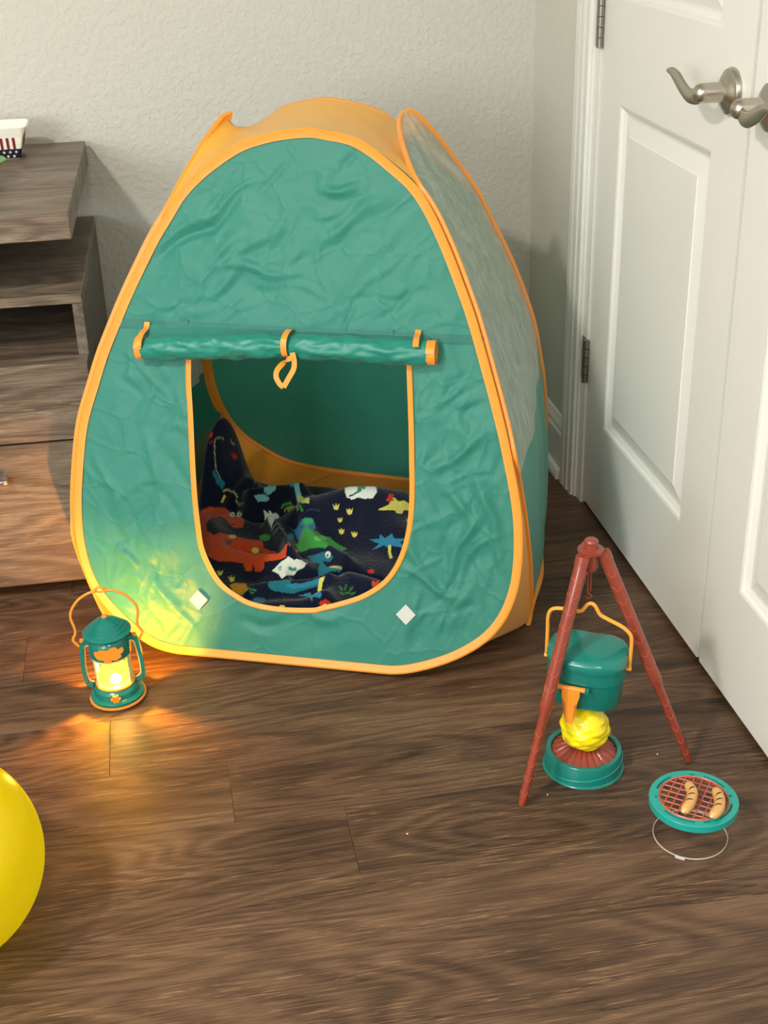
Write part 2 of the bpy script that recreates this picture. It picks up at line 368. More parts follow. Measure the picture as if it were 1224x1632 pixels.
# ------------------------------------------------------------------ cabinet on the left
cb = thing('sideboard_cabinet', 'grey-brown wood-grain cabinet with overhanging thick top, open shelf and drawers, beside the tent', 'cabinet', (-.953, -.018, 0), math.radians(-1.2))
CW, SF, BF, DFY = 1.15, -.598, -.548, -.590      # width and front planes (local y)
def part(n, mat, *L, bev=.0012): return obj(n, boxes(*L, bev=bev, seg=1), mat, cb, smooth=False)
part('tabletop', m_cab, (-CW, 0, SF, 0, .680, .727))
part('support_block', m_cab, (-CW+.10, -.30, -.35, -.06, .5725, .680))
part('side_panel', m_cabside, (-.0195, -.001, BF, 0, .02, .5535))
part('side_panel', m_cabside, (-CW+.001, -CW+.0195, BF, 0, .02, .5535))
part('top_board', m_cab, (-CW+.001, -.001, BF, 0, .554, .572))
part('shelf_board', m_cab, (-CW+.02, -.020, BF+.002, -.012, .437, .455))
part('back_board', m_dark, (-CW+.02, -.020, -.011, -.001, .02, .5535))
part('divider', m_cabside, (-CW*.55, -CW*.55+.018, BF+.003, -.012, .4555, .5535))
for x0, x1 in ((-CW*.50, -.003), (-CW+.003, -CW*.50-.003)):
    for z0, z1 in ((.318, .462), (.030, .314)):
        d = part('drawer_front', m_cab, (x0, x1, DFY, BF-.001, z0, z1))
        xm = (x0+x1)/2; zh = z0+(z1-z0)*.80 if z1 > .4 else .256
        bm = bmesh.new(); xr = -.174 if x1 > -.01 else xm+.08
        if z1 < .4:
            P = smooth_path([(xr, DFY, zh), (xr, DFY-.018, zh), (xr-.012, DFY-.026, zh), (xr-.14, DFY-.026, zh), (xr-.152, DFY-.018, zh), (xr-.152, DFY, zh)], 5)
            tube(bm, P, .0055, 10); h = obj('handle', bm, m_chrome, d); h['label'] = 'chrome drawer handle'
part('plinth', m_dark, (-CW+.03, -.03, -.50, -.03, .0005, .0195))

# paper boat tray with flag pattern
tr = thing('paper_tray', 'white paper snack tray with red stripes and white stars on navy, on the cabinet top', 'tray', (-1.118, -.125, .7275))
m_pw = plastic('white_card', rgb(240, 236, 222), .6); m_pr = plastic('red_print', rgb(125, 25, 35), .6); m_pb = plastic('navy_print', rgb(14, 16, 34), .6)
bm = bmesh.new()
def loop_rr(hx, hy, z, r, n=6):
    o = []
    for cx, cy, a0 in ((hx-r, hy-r, 0), (-hx+r, hy-r, 90), (-hx+r, -hy+r, 180), (hx-r, -hy+r, 270)):
        for i in range(n+1):
            a = math.radians(a0+90*i/n); o.append((cx+r*math.cos(a), cy+r*math.sin(a), z))
    return o
def loft(bm, loops, close_bottom=True, close_top=False):
    R = [[bm.verts.new(p) for p in l] for l in loops]; n = len(R[0])
    for A, B in zip(R, R[1:]):
        for i in range(n): bm.faces.new((A[i], A[(i+1) % n], B[(i+1) % n], B[i]))
    if close_bottom: bm.faces.new(R[0][::-1])
    if close_top: bm.faces.new(R[-1])
    bmesh.ops.recalc_face_normals(bm, faces=bm.faces)
loft(bm, [loop_rr(.046, .032, .0, .004), loop_rr(.050, .036, .018, .004), loop_rr(.056, .042, .042, .004), loop_rr(.066, .049, .060, .016), loop_rr(.064, .047, .061, .016), loop_rr(.054, .040, .043, .004), loop_rr(.045, .031, .002, .004)], True, True)
obj('tray_body', bm, m_pw, tr, smooth=False)
bm = bmesh.new(); loft(bm, [loop_rr(.0463, .0323, .0006, .004), loop_rr(.0508, .0368, .019, .004), loop_rr(.0505, .0365, .0192, .004), loop_rr(.046, .032, .0005, .004)], False)
o = obj('star_band', bm, m_pb, tr, smooth=False); o['label'] = 'navy band with white stars'
def star(bm, c, ex, ez, r, n):
    vs_ = []; nn = V(n)
    for i in range(10):
        a = PI/2+i*PI/5; q = r if i % 2 == 0 else r*.42
        vs_.append(V(c)+V(ex)*q*math.cos(a)+V(ez)*q*math.sin(a))
    a = [bm.verts.new(p) for p in vs_]; b_ = [bm.verts.new(p+nn*.0003) for p in vs_]
    bm.faces.new(b_)
    for i in range(10): bm.faces.new((a[i], a[(i+1) % 10], b_[(i+1) % 10], b_[i]))
st = bmesh.new()
ez = V((0, -.0045, .019)).normalized()
for row, (z, off) in enumerate(((.0052, 0), (.0135, .005))):
    for i in range(-5, 6):
        x = i*.0115+off
        if abs(x) < .044: star(st, (x, -.0325-.0045*z/.019, z), (1, 0, 0), ez, .0034, (0, -1, 0))
for row, (z, off) in enumerate(((.0052, 0), (.0135, .005))):
    for i in range(-3, 4):
        y = i*.0115+off
        if abs(y) < .03: star(st, (.0465+.0045*z/.019, y, z), (0, 1, 0), ez, .0034, (1, 0, 0))
obj('star_print', st, m_pw, o, smooth=False)['kind'] = 'stuff'
for i in range(-4, 5):
    x = i*.0115+.003; bm = bmesh.new()
    if abs(x) > .045: continue
    q = [(x-.0024, -.0371, .0195), (x+.0024, -.0371, .0195), (x+.0026, -.0427, .0415), (x-.0026, -.0427, .0415)]
    a = [bm.verts.new(p) for p in q]; b_ = [bm.verts.new(V(p)+V((0, -.0003, 0))) for p in q]; bm.faces.new(b_)
    for k in range(4): bm.faces.new((a[k], a[(k+1) % 4], b_[(k+1) % 4], b_[k]))
    obj('red_stripe', bm, m_pr, tr, smooth=False)
for i in range(-2, 3):
    y = i*.0115+.003; bm = bmesh.new()
    q = [(.0511, y-.0024, .0195), (.0511, y+.0024, .0195), (.0567, y+.0026, .0415), (.0567, y-.0026, .0415)]
    a = [bm.verts.new(p) for p in q]; b_ = [bm.verts.new(V(p)+V((.0003, 0, 0))) for p in q]; bm.faces.new(b_)
    for k in range(4): bm.faces.new((a[k], a[(k+1) % 4], b_[(k+1) % 4], b_[k]))
    obj('red_stripe', bm, m_pr, tr, smooth=False)
# small bowl with green rim
bw = thing('small_bowl', 'small yellow bowl with a green rim at the left end of the cabinet top', 'bowl', (at_z(10, 255, .765)[0]-.053, at_z(10, 255, .765)[1], .7275))
obj('bowl_body', lathe(bmesh.new(), [(0, .0), (.024, 0), (.030, .006), (.040, .024), (.046, .034), (.044, .034), (.038, .024), (.028, .008), (0, .006)], 40, cap=False), plastic('yellow_glaze', rgb(190, 165, 60), .3), bw)
o = obj('bowl_rim', lathe(bmesh.new(), [(.0455, .033), (.052, .0365), (.053, .0385), (.051, .0400), (.0445, .0365), (.0438, .0335)], 40, cap=False), plastic('green_glaze', rgb(95, 150, 100), .3), bw)
o['label'] = 'green rolled rim'

# ------------------------------------------------------------------ the play tent
th, ph = math.radians(22), math.radians(16)
u = np.array([math.cos(th), -math.sin(th), 0]); b = np.array([math.sin(th), math.cos(th), 0])
v = b*math.sin(ph)+np.array([0, 0, math.cos(ph)])
P0 = np.array([-.67994, -.94457, .004]); nrm = np.cross(u, v)        # nrm points out of the tent, to the room
if nrm[1] > 0: nrm = -nrm
def FPl(s, t, off=0.): return V(P0+s*u+t*v+nrm*off)
def st_of(x, y): X = at_plane(x, y, P0, nrm)-P0; return (float(X@u), float(X@v))
out_px = [(495,204.5),(459.5,207),(423.5,213.5),(381,228),(342,253),(309,280.5),(283,310),(263.4,342.6),(243.8,375),(224,414.5),(198,470),(175,525.6),(159.5,566),(146,610.6),(128,676),(120,758.5),(119,824.7),(125,874),(138,917),(159.5,953.7),(196,993),(239,1026.5),(285,1048),(351.5,1063),(431,1069.5),(497,1072),(559,1073.7),(624,1073.7),(672,1068),(727,1050.7),(775,1023),(806,988),(824.6,944.3),(831.8,903),(833.5,862),(831.7,821),(826.6,783),(818,738),(808,690),(794,633),(777,570),(758.5,505),(738,447),(715,388),(689,333),(663,294),(627,261),(594.4,235),(561.7,217),(522.5,208.6)]
front = [st_of(*q) for q in out_px]; front = [(s, max(t, .0045)) for s, t in front]
front2 = [(p.x, max(.0045, p.y)) for p in smooth_path([(s, t, 0) for s, t in front], 5, True)]
def inpoly(P, poly):
    x, y = P[:, 0], P[:, 1]; c = np.zeros(len(P), bool); n = len(poly); j = n-1
    for i in range(n):
        xi, yi = poly[i]; xj, yj = poly[j]
        with np.errstate(divide='ignore', invalid='ignore'):
            k = ((yi > y) != (yj > y)) & (x < (xj-xi)*(y-yi)/(yj-yi+1e-12)+xi)
        c ^= k; j = i
    return c
def seg_dist(P, a, b_):
    a = np.array(a); b_ = np.array(b_); d = b_-a; t = np.clip(((P-a)@d)/(d@d), 0, 1); q = P-(a+t[:, None]*d)
    return np.hypot(q[:, 0], q[:, 1]), t
def planar_cloth(name, outline, hole, fn, mat, parent, step=.007, disp=None, split=None):
    """triangulated sheet inside outline minus hole, placed by fn(s,t,offset)"""
    xs = [p[0] for p in outline]; ys = [p[1] for p in outline]
    gx, gy = np.meshgrid(np.arange(min(xs), max(xs), step), np.arange(min(ys), max(ys), step)); G = np.stack([gx.ravel(), gy.ravel()], 1)
    G += RNG.uniform(-step*.3, step*.3, G.shape)
    ok = inpoly(G, outline)
    if hole: ok &= ~inpoly(G, hole)
    for pl in [outline]+([hole] if hole else []):
        d = np.full(len(G), 9.)
        for i in range(len(pl)): d = np.minimum(d, seg_dist(G, pl[i], pl[(i+1) % len(pl)])[0])
        ok &= d > step*.45
    G = G[ok]; vs_ = [V(p) for p in outline]; ed = [(i, (i+1) % len(outline)) for i in range(len(outline))]
    if hole:
        o = len(vs_); vs_ += [V(p) for p in hole]; ed += [(o+i, o+(i+1) % len(hole)) for i in range(len(hole))]
    vs_ += [V(p) for p in G]
    vo, eo, fo, *_ = delaunay_2d_cdt(vs_, ed, [], 0, 1e-6)
    co = np.array([(p.x, p.y) for p in vo]); cen = np.array([co[list(f)].mean(0) for f in fo]); keep = inpoly(cen, outline)
    if hole: keep &= ~inpoly(cen, hole)
    off = disp(co) if disp else np.zeros(len(co))
    me = bpy.data.meshes.new(name); me.from_pydata([tuple(fn(co[i, 0], co[i, 1], off[i])) for i in range(len(co))], [], [tuple(f) for f, k in zip(fo, keep) if k])
    bm = bmesh.new(); bm.from_mesh(me); bpy.data.meshes.remove(me)
    bmesh.ops.delete(bm, geom=[x for x in bm.verts if not x.link_faces], context='VERTS'); bmesh.ops.recalc_face_normals(bm, faces=bm.faces)
    return obj(name, bm, mat, parent, auto=180)
def bdist(P, pl):
    d = np.full(len(P), 9.)
    for i in range(len(pl)): d = np.minimum(d, seg_dist(P, pl[i], pl[(i+1) % len(pl)])[0])
    return d
def creases(seed, n, box_, ang=None, length=(.05, .3), amp=.0032, width=.008):
    r = np.random.default_rng(seed); L = []
    for _ in range(n):
        a = r.normal(*ang) if ang else r.uniform(0, PI); l = r.uniform(*length)
        c = np.array([r.uniform(box_[0], box_[1]), r.uniform(box_[2], box_[3])]); d = np.array([math.cos(a), math.sin(a)])*l/2
        L.append((c-d, c+d, r.choice([-1, 1, 1])*amp*r.uniform(.4, 1.2), width*r.uniform(.5, 1.5)))
    return L
def disp_from(L, pl, undul=.004, seed=1):
    r = np.random.default_rng(seed); W = [(r.normal(0, 14, 2), r.uniform(0, 6.3), r.uniform(.3, 1)) for _ in range(14)]
    def f(co):
        h = np.zeros(len(co))
        q = co + .006*np.stack([np.sin(co[:, 1]*55+seed), np.sin(co[:, 0]*63+seed*2)], 1)
        for k, ph_, a in W: h += a*np.sin(co@k+ph_)*undul/4
        for a, b_, am, wd in L:
            d, t = seg_dist(q, a, b_)
            side = np.clip(1-d/(wd*3.2), 0, 1)
            h += am*side*np.sin(np.clip(t, .02, .98)*PI)**.7
        return h*np.clip(bdist(co, pl)/.05, 0, 1)
    return f
tent = thing('play_tent', 'teal pop-up play tent with orange binding and rolled-up door, standing on the floor', 'tent', tuple(P0*np.array([1, 1, 0])))
tloc = V(tent.location)
def rel(o): o.parent = tent; o.matrix_parent_inverse = Matrix.Translation(-tloc); return o
# door opening outline, outer edge of its binding
op_px = [(297,560),(297,575),(297,610),(300,660),(303,726),(307,792),(312.5,841),(318,874),(332,907),(350,934),(376,954),(403,967),(447,975),(497,976.5),(514,973.5),(548.6,965),(583,953),(617,930.6),(641,896),(655,852),(661,800),(660.9,731.6),(659.5,663),(656.7,579),(656.5,562)]
op = [st_of(*q) for q in op_px]; opening = [(p.x, p.y) for p in smooth_path([(s, t, 0) for s, t in op], 3)]
opening = opening + [(.196, .562), (-.185, .562)]
cr = []
cr += creases(3, 46, (-.28, .28, .58, .86), (math.radians(42), .35), (.06, .32), .0042, .008)
cr += creases(4, 22, (-.28, .28, .58, .86), (math.radians(-40), .5), (.04, .16), .0035, .006)
cr += creases(5, 34, (.22, .36, .12, .52), (math.radians(65), .5), (.05, .22), .0050, .008)
cr += creases(6, 16, (.22, .36, .15, .45), (math.radians(-55), .4), (.04, .14), .0045, .006)
cr += creases(8, 26, (-.37, -.20, .05, .50), (math.radians(80), .5), (.05, .2), .0034, .009)
cr += creases(9, 34, (-.36, -.16, .03, .24), (math.radians(-35), .5), (.03, .12), .0042, .006)
cr += creases(10, 30, (-.10, .35, .01, .10), (math.radians(25), .5), (.03, .2), .0034, .007)
cr += [((-.26, .59), (.02, .80), .006, .010), ((-.14, .585), (.10, .73), -.004, .01), ((-.22, .60), (-.08, .76), .004, .008), ((.24, .56), (.205, .36), .006, .008), ((.31, .50), (.215, .28), .005, .01)]
cr += creases(41, 90, (-.3, .3, .57, .88), (math.radians(40), .45), (.03, .16), .0016, .0030)
cr += creases(42, 90, (.19, .37, .04, .52), (math.radians(70), .6), (.03, .12), .0018, .0030)
cr += creases(43, 60, (-.38, -.18, .03, .52), (math.radians(85), .7), (.03, .12), .0014, .0030)
cr = [(a, b_, am*(.42 if wd > .0045 else 1.7), wd) for a, b_, am, wd in cr]
disp = disp_from(cr, front2, .0012, 2)
ft = planar_cloth('front_panel', front2, opening, FPl, m_teal, None, .0038, disp); rel(ft); ft['label'] = 'wrinkled teal front panel with arched door opening'

def bind(name, loop3, closed, inward, w, t, mat, bead=.0035, parent=None):
    bm = bmesh.new(); m = len(loop3)
    ctr = [V(p)+V(i_)*w/2 for p, i_ in zip(loop3, inward)]
    sec = [(-w/2, -t*.5), (-w*.3, -t*.75), (w*.25, -t*.3), (w/2, -t*.2), (w/2, t*.2), (w*.25, t*.3), (-w*.3, t*.75), (-w/2, t*.5)]
    sweep(bm, ctr, sec, inward, closed)
    if bead:
        tube(bm, [V(p)+V(i_)*bead for p, i_ in zip(loop3, inward)], bead, 8, closed)
    return obj(name, bm, mat, parent)
def inward_of(loop3, closed=True):
    m = len(loop3); c = sum((V(p) for p in loop3), V())/m; out = []
    for i in range(m):
        t = V(loop3[(i+1) % m])-V(loop3[i-1]) if closed or 0 < i < m-1 else V(loop3[min(i+1, m-1)])-V(loop3[max(0, i-1)])
        t.normalize(); d = c-V(loop3[i]); d = d-t*d.dot(t)
        if closed:
            n_ = V(nrm_cache) if nrm_cache is not None else None
            if n_ is not None:
                w_ = t.cross(n_); d = w_ if w_.dot(d) > 0 or True else -w_
        out.append(d.normalized())
    return out
nrm_cache = None
def plane_inward(loop, fn):
    """2D loop -> inward in-plane directions in 3D"""
    m = len(loop); A = sum(loop[i][0]*loop[(i+1) % m][1]-loop[(i+1) % m][0]*loop[i][1] for i in range(m)); out = []
    for i in range(m):
        tx = loop[(i+1) % m][0]-loop[i-1][0]; ty = loop[(i+1) % m][1]-loop[i-1][1]; l = math.hypot(tx, ty) or 1
        nx, ny = (-ty/l, tx/l) if A > 0 else (ty/l, -tx/l)
        out.append(fn(loop[i][0]+nx, loop[i][1]+ny)-fn(*loop[i]))
    return out
fr3 = [FPl(s, t, .002) for s, t in front2]
rel(bind('front_hoop_binding', fr3, True, plane_inward(front2, FPl), .0145, .006, m_tape))
# door opening binding (open loop at the top)
o2 = [(p.x, p.y) for p in smooth_path([(s, t, 0) for s, t in op], 4)]
inn = plane_inward(o2, FPl); inn[0] = V(u); inn[-1] = V(-u)
A2 = [FPl(s, t, .0012) for s, t in o2]
rel(bind('door_binding', A2, False, inn, .0088, .0036, m_tape, 0))
# seam band above the door
def band(name, s0, s1, tA, tB, w_, off, mat, th_=.0012, n=60):
    bm = bmesh.new(); P = []
    for i in range(n+1):
        k = i/n; s = s0+(s1-s0)*k; t = tA+(tB-tA)*k
        P.append(FPl(s, t, off+float(disp(np.array([[s, t]]))[0])))
    sweep(bm, P, rect(w_, th_), V(v)); return obj(name, bm, mat)
rel(band('door_seam', -.306, .308, .5700, .5680, .013, .0022, m_seam))
for s in (-.186, .160):
    rel(band('seam_tab', s-.005, s+.005, .568, .568, .022, .0035, m_seam, .001, 4))
# rolled door
roll_a, roll_b = np.array([-.262, .531]), np.array([.237, .5455])
def roll_pt(k, off=.020): q = roll_a+(roll_b-roll_a)*k; sag = -.004*math.sin(k*PI)+.012*math.sin(k*PI)**2; return FPl(q[0], q[1]+sag*0.4+.004*math.sin(k*PI), off)
bm = bmesh.new(); NR = 110; NA = 40; rings = []
ax = (roll_pt(1)-roll_pt(0)).normalized(); e1 = V(v); e2 = V(nrm)
rr = np.random.default_rng(11); F1 = [(rr.uniform(5, 60), rr.integers(1, 6), rr.uniform(0, 6.3), rr.uniform(.2, 1)) for _ in range(16)]
for i in range(NR+1):
    k = i/NR; c = roll_pt(k); ring = []
    for j in range(NA):
        a = 2*PI*j/NA
        w_ = sum(A_*math.sin(f_*k+m_*a+p_) for f_, m_, p_, A_ in F1)*.0003
        cre = .0055*(abs(mnoise.noise(V((k*13, math.cos(a)*1.3, math.sin(a)*1.3))))+.5*abs(mnoise.noise(V((k*31+9, math.cos(a)*2.4, math.sin(a)*2.4))))-.3)
        R_ = .0178+(w_+cre)*min(1, 12*k, 12*(1-k))+(.003*math.exp(-((k-.5)/.05)**2)*-1)-.0022*max(0, 1-min(k, 1-k)/.03)
        ring.append(bm.verts.new(c+e1*R_*1.08*math.sin(a)+e2*R_*.95*math.cos(a)))
    rings.append(ring)
for A_, B_ in zip(rings, rings[1:]):
    for j in range(NA): bm.faces.new((A_[j], A_[(j+1) % NA], B_[(j+1) % NA], B_[j]))
rel(obj('rolled_door', bm, m_tealdk, None, auto=180))['label'] = 'rolled-up teal door flap'
bm = bmesh.new(); P_ = []
for i in range(61):
    k = i/60; s = -.256+.482*k; rp = roll_pt(min(1, max(0, (s+.262)/.499)), .020)
    a_ = FPl(s, .570, .0028+.0015*math.sin(i*.9)); c_ = rp+V(v)*.012+V(nrm)*.010; c2 = rp+V(v)*.0165
    P_.append([bm.verts.new(a_), bm.verts.new(a_.lerp(c2, .5)-V(nrm)*.002), bm.verts.new(c2), bm.verts.new(c_)])
for A_, B_ in zip(P_, P_[1:]):
    for j in range(3): bm.faces.new((A_[j], A_[j+1], B_[j+1], B_[j]))
bmesh.ops.recalc_face_normals(bm, faces=bm.faces); rel(obj('door_flap', bm, m_teal, None, auto=180))
for k, sg in ((0., -1), (1., 1)):        # spiral bound ends
    c0 = roll_pt(k)+ax*(.006*-sg); P = []
    for i in range(130):
        a = i/129*2*PI*3.4; R_ = .0202-.0130*i/129
        P.append(c0+e1*R_*1.05*math.sin(a)+e2*R_*.95*math.cos(a))
    bm = bmesh.new(); sweep(bm, P, rect(.014, .0013), ax); e = rel(obj('roll_end_binding', bm, m_tape)); e['label'] = 'orange bound end of the rolled door'
# short straps and the middle tie
def strap(name, pts, w_, wd=None, t_=.0014, n=6):
    bm = bmesh.new(); P = smooth_path(pts, n); sweep(bm, P, rect(w_, t_), V(wd) if wd is not None else V(u)); return rel(obj(name, bm, m_tape))
s0 = -.2515; strap('strap', [FPl(s0, .574, .006), FPl(s0, .564, .010), FPl(s0, .556, .030), FPl(s0, .546, .042), FPl(s0, .536, .044)], .0095)
s0 = .206; strap('strap', [FPl(s0, .580, .006), FPl(s0, .574, .012), FPl(s0+.002, .568, .034), FPl(s0+.003, .556, .044)], .0095)
s0 = -.0045; strap('middle_tie', [FPl(s0, .572, .003), FPl(s0, .571, .020), FPl(s0-.001, .562, .038), FPl(s0-.002, .548, .0415), FPl(s0-.001, .533, .036), FPl(s0, .529, .022)], .0095)
lp = [(466,570),(456,575),(443,588),(440,600),(446,612),(452,617)]; lq = [(452,617),(460,603),(468,588),(469,576),(466,562)]
def off_st(x, y, off): X = at_plane(x, y, P0+nrm*off, nrm); return V(X)
strap('tie_loop', [off_st(x, y, .040-.001*i) for i, (x, y) in enumerate(lp)], .0085, (u*.75+v*.6))
strap('tie_loop', [off_st(x, y, .036+.001*i) for i, (x, y) in enumerate(lq)], .0085, (u*.85-v*.5))
# hook-and-loop patches
for px_, py_, a in ((318, 955, 4), (648, 978, 3)):
    s, t = st_of(px_, py_); bm = bmesh.new(); q = []
    for k in range(4):
        an = math.radians(a+90*k); q.append((s+.0175*math.cos(an)*.95, t+.0175*math.sin(an)))
    D = [float(disp(np.array([x_]))[0]) for x_ in q]
    A_ = [bm.verts.new(FPl(x_[0], x_[1], .001+d_)) for x_, d_ in zip(q, D)]; B_ = [bm.verts.new(FPl(x_[0], x_[1], .0052+max(D)*.5)) for x_ in q]
    bm.faces.new(B_)
    for k in range(4): bm.faces.new((A_[k], A_[(k+1) % 4], B_[(k+1) % 4], B_[k]))
    bmesh.ops.recalc_face_normals(bm, faces=bm.faces); rel(obj('hook_patch', bm, m_velcro, None, False))['label'] = 'small white square fastening patch'

# back hoop
half = [0, .12, .20, .25, .302, .337, .358, .372, .381, .386, .388, .387, .385, .382, .378, .373, .367, .359, .35, .341, .331, .321, .311, .299, .286, .273, .259, .245, .228, .209, .186, .153, .111, .085, .045]
tt = [.0045, .0055, .012, .024, .0535, .081, .108, .137, .166, .195, .224, .253, .281, .31, .339, .368, .397, .426, .455, .484, .513, .542, .57, .599, .628, .657, .686, .715, .744, .773, .802, .83, .862, .874, .884]
th2 = math.radians(28); b0 = P0+.75*b+.02*u; uu = np.array([math.cos(th2), -math.sin(th2), 0]); bb = np.array([math.sin(th2), math.cos(th2), 0])
vv = -bb*math.sin(ph)+np.array([0, 0, math.cos(ph)]); nb = np.cross(vv, uu)
if nb@bb < 0: nb = -nb
def BPl(s, t, off=0.): return V(b0+(s-.012)*uu+t*vv+nb*off)
SX = .945
bhalf = [(h*SX, t) for h, t in zip(half, tt)]
meas = [(.2477,.723),(.271,.666),(.2944,.6086),(.315,.548),(.332,.486),(.342,.436),(.3496,.365),(.354,.3),(.355,.255),(.352,.172),(.345,.10)]
back2 = [(0, .890)]+[(x, t) for x, t in bhalf[::-1] if t > .76]+[(x+.009, t) for x, t in meas]+[(x, t) for x, t in bhalf[::-1] if t < .07]+[(-x, t) for x, t in bhalf[1:]]
back2 = [(p.x, max(.0045, p.y)) for p in smooth_path([(a, t, 0) for a, t in back2], 3, True)]
cb2 = creases(21, 30, (-.3, .3, .1, .8), (math.radians(35), .6), (.05, .25), .003, .01)
bk = planar_cloth('back_panel', back2, None, BPl, m_teal, None, .012, disp_from(cb2, back2, .006, 5)); rel(bk)
rel(bind('back_hoop_binding', [BPl(s, t, 0) for s, t in back2], True, plane_inward(back2, BPl), .009, .005, m_tape))

# side hoops are bent: front part follows the front hoop edge, back part the back hoop edge
def resample(P, n):
    P = [V(p) for p in P]; L_ = [0]
    for a, b_ in zip(P, P[1:]): L_.append(L_[-1]+(b_-a).length)
    o = []
    for i in range(n):
        d = L_[-1]*i/(n-1); k = max(j for j in range(len(L_)) if L_[j] <= d+1e-9); k = min(k, len(P)-2)
        q = (d-L_[k])/max(1e-9, L_[k+1]-L_[k]); o.append(P[k].lerp(P[k+1], min(1, q)))
    return o
def by_z(P, zs):
    P = [V(p) for p in P]; o = []
    Z = np.array([p.z for p in P]); A_ = np.array([tuple(p) for p in P]); i = np.argsort(Z)
    return [V([np.interp(z, Z[i], A_[i, c]) for c in range(3)]) for z in zs]
# --- right side, chains from floor middle up to apex
apR = V(at_plane(641, 176, np.array([-.41, -.64, .85]), np.array([math.cos(.35), -math.sin(.35), 0.0])))
nR = np.array([math.cos(.35), -math.sin(.35), 0.])
def fr_at(x, y, off=.004): return V(at_plane(x, y, P0-nrm*off*0, nrm)-nrm*off)
Rf = [V((-.135, -.60, .0045)), V((-.175, -.74, .0045)), V((-.215, -.83, .0055)), V(at_y(840, 1000, -.893)), V(at_y(844, 975, -.905)), V(at_y(844, 940, -.918)), V(at_y(843, 905, -.927)), V(at_y(839, 862, -.937)), V(at_y(833.5, 817, -.948)), V(at_y(825, 766, -.960)),
      fr_at(819, 738), fr_at(809.5, 690), fr_at(795.3, 633), fr_at(778.3, 570), fr_at(760, 505), fr_at(739.5, 447), fr_at(716.5, 388), fr_at(690.5, 333), fr_at(665, 294)]
# upper arc from fork to the apex
def mix(a, b_, k): return a.lerp(b_, k)
forkR = Rf[-1]
for (x, y), k in (((653, 271), .15), ((642, 241), .38), ((634, 210), .68), ((633, 188), .88)):
    Y = forkR.y+(apR.y-forkR.y)*k; Rf.append(V(at_y(x, y, Y)))
Rf.append(apR)
def bk_at(x, y): return V(at_plane(x, y, b0, nb))
apb = bk_at(708.8, 231.5)
Rb = [V((-.135, -.60, .0045)), V((-.12, -.53, .0045)), V(at_z(856, 820, .02)), V(at_z(861.5, 775, .045))]
e_ = bk_at(868, 690); a_ = Rb[-1]
Rb += [V(at_y(864.5, 745, a_.y+(e_.y-a_.y)*.45)), bk_at(868, 697), bk_at(868, 646), bk_at(864, 594), bk_at(860.7, 574.6), bk_at(852.5, 525.6), bk_at(842.7, 489.7), bk_at(826.4, 444), bk_at(806.8, 398), bk_at(784, 352.4), bk_at(761, 306.7), bk_at(735, 267.5)]
lastb = Rb[-1]
for (x, y), k in (((708.8, 231.5), .3), ((682.6, 198.8), .6), ((663, 179), .82), ((650, 172.5), .95)):
    Rb.append(V(at_y(x, y, lastb.y+(apR.y-lastb.y)*k)))
Rb.append(apR.copy())
# --- left side
apL = V(at_plane(368, 177, np.array([-.68, -.53, .85]), np.array([math.cos(.45), -math.sin(.45), 0.])))
LF = [st_of(*q) for q in ((263.4,342.6),(243.8,375),(224,414.5),(198,470),(175,525.6),(159.5,566),(146,610.6),(128,676),(120,758.5),(119,824.7),(125,874))]
Lf = [FPl(s-.006, t, -.006) for s, t in LF]
low = [V((-.885, -.440, .0045)), V((-.925, -.56, .0045)), V((-.940, -.66, .0045)), V((-.958, -.735, .010)), V((-.985, -.765, .035))]
Lf = low+Lf[::-1]
forkL = Lf[-1]
for (x, y), k in (((276.5, 313), .12), ((293, 280.5), .28), ((309, 254), .45), ((325.5, 225), .65), ((342, 202), .82), ((357, 182), .95)):
    Lf.append(V(at_y(x, y, forkL.y+(apL.y-forkL.y)*k)))
Lf.append(apL)
lb = [(h*SX, t) for h, t in zip(half, tt)]
Lb = [V((-.885, -.440, .0045)), V((-.83, -.31, .0045)), V((-.795, -.215, .008)), V((-.768, -.158, .035))]+[BPl(-h-.004, t, -.004) for h, t in lb if .12 < t < .70]
lastb = Lb[-1]; Lb += [lastb.lerp(apL, .35)+V((-.012, 0, .035)), lastb.lerp(apL, .7)+V((-.010, 0, .03)), apL.copy()]
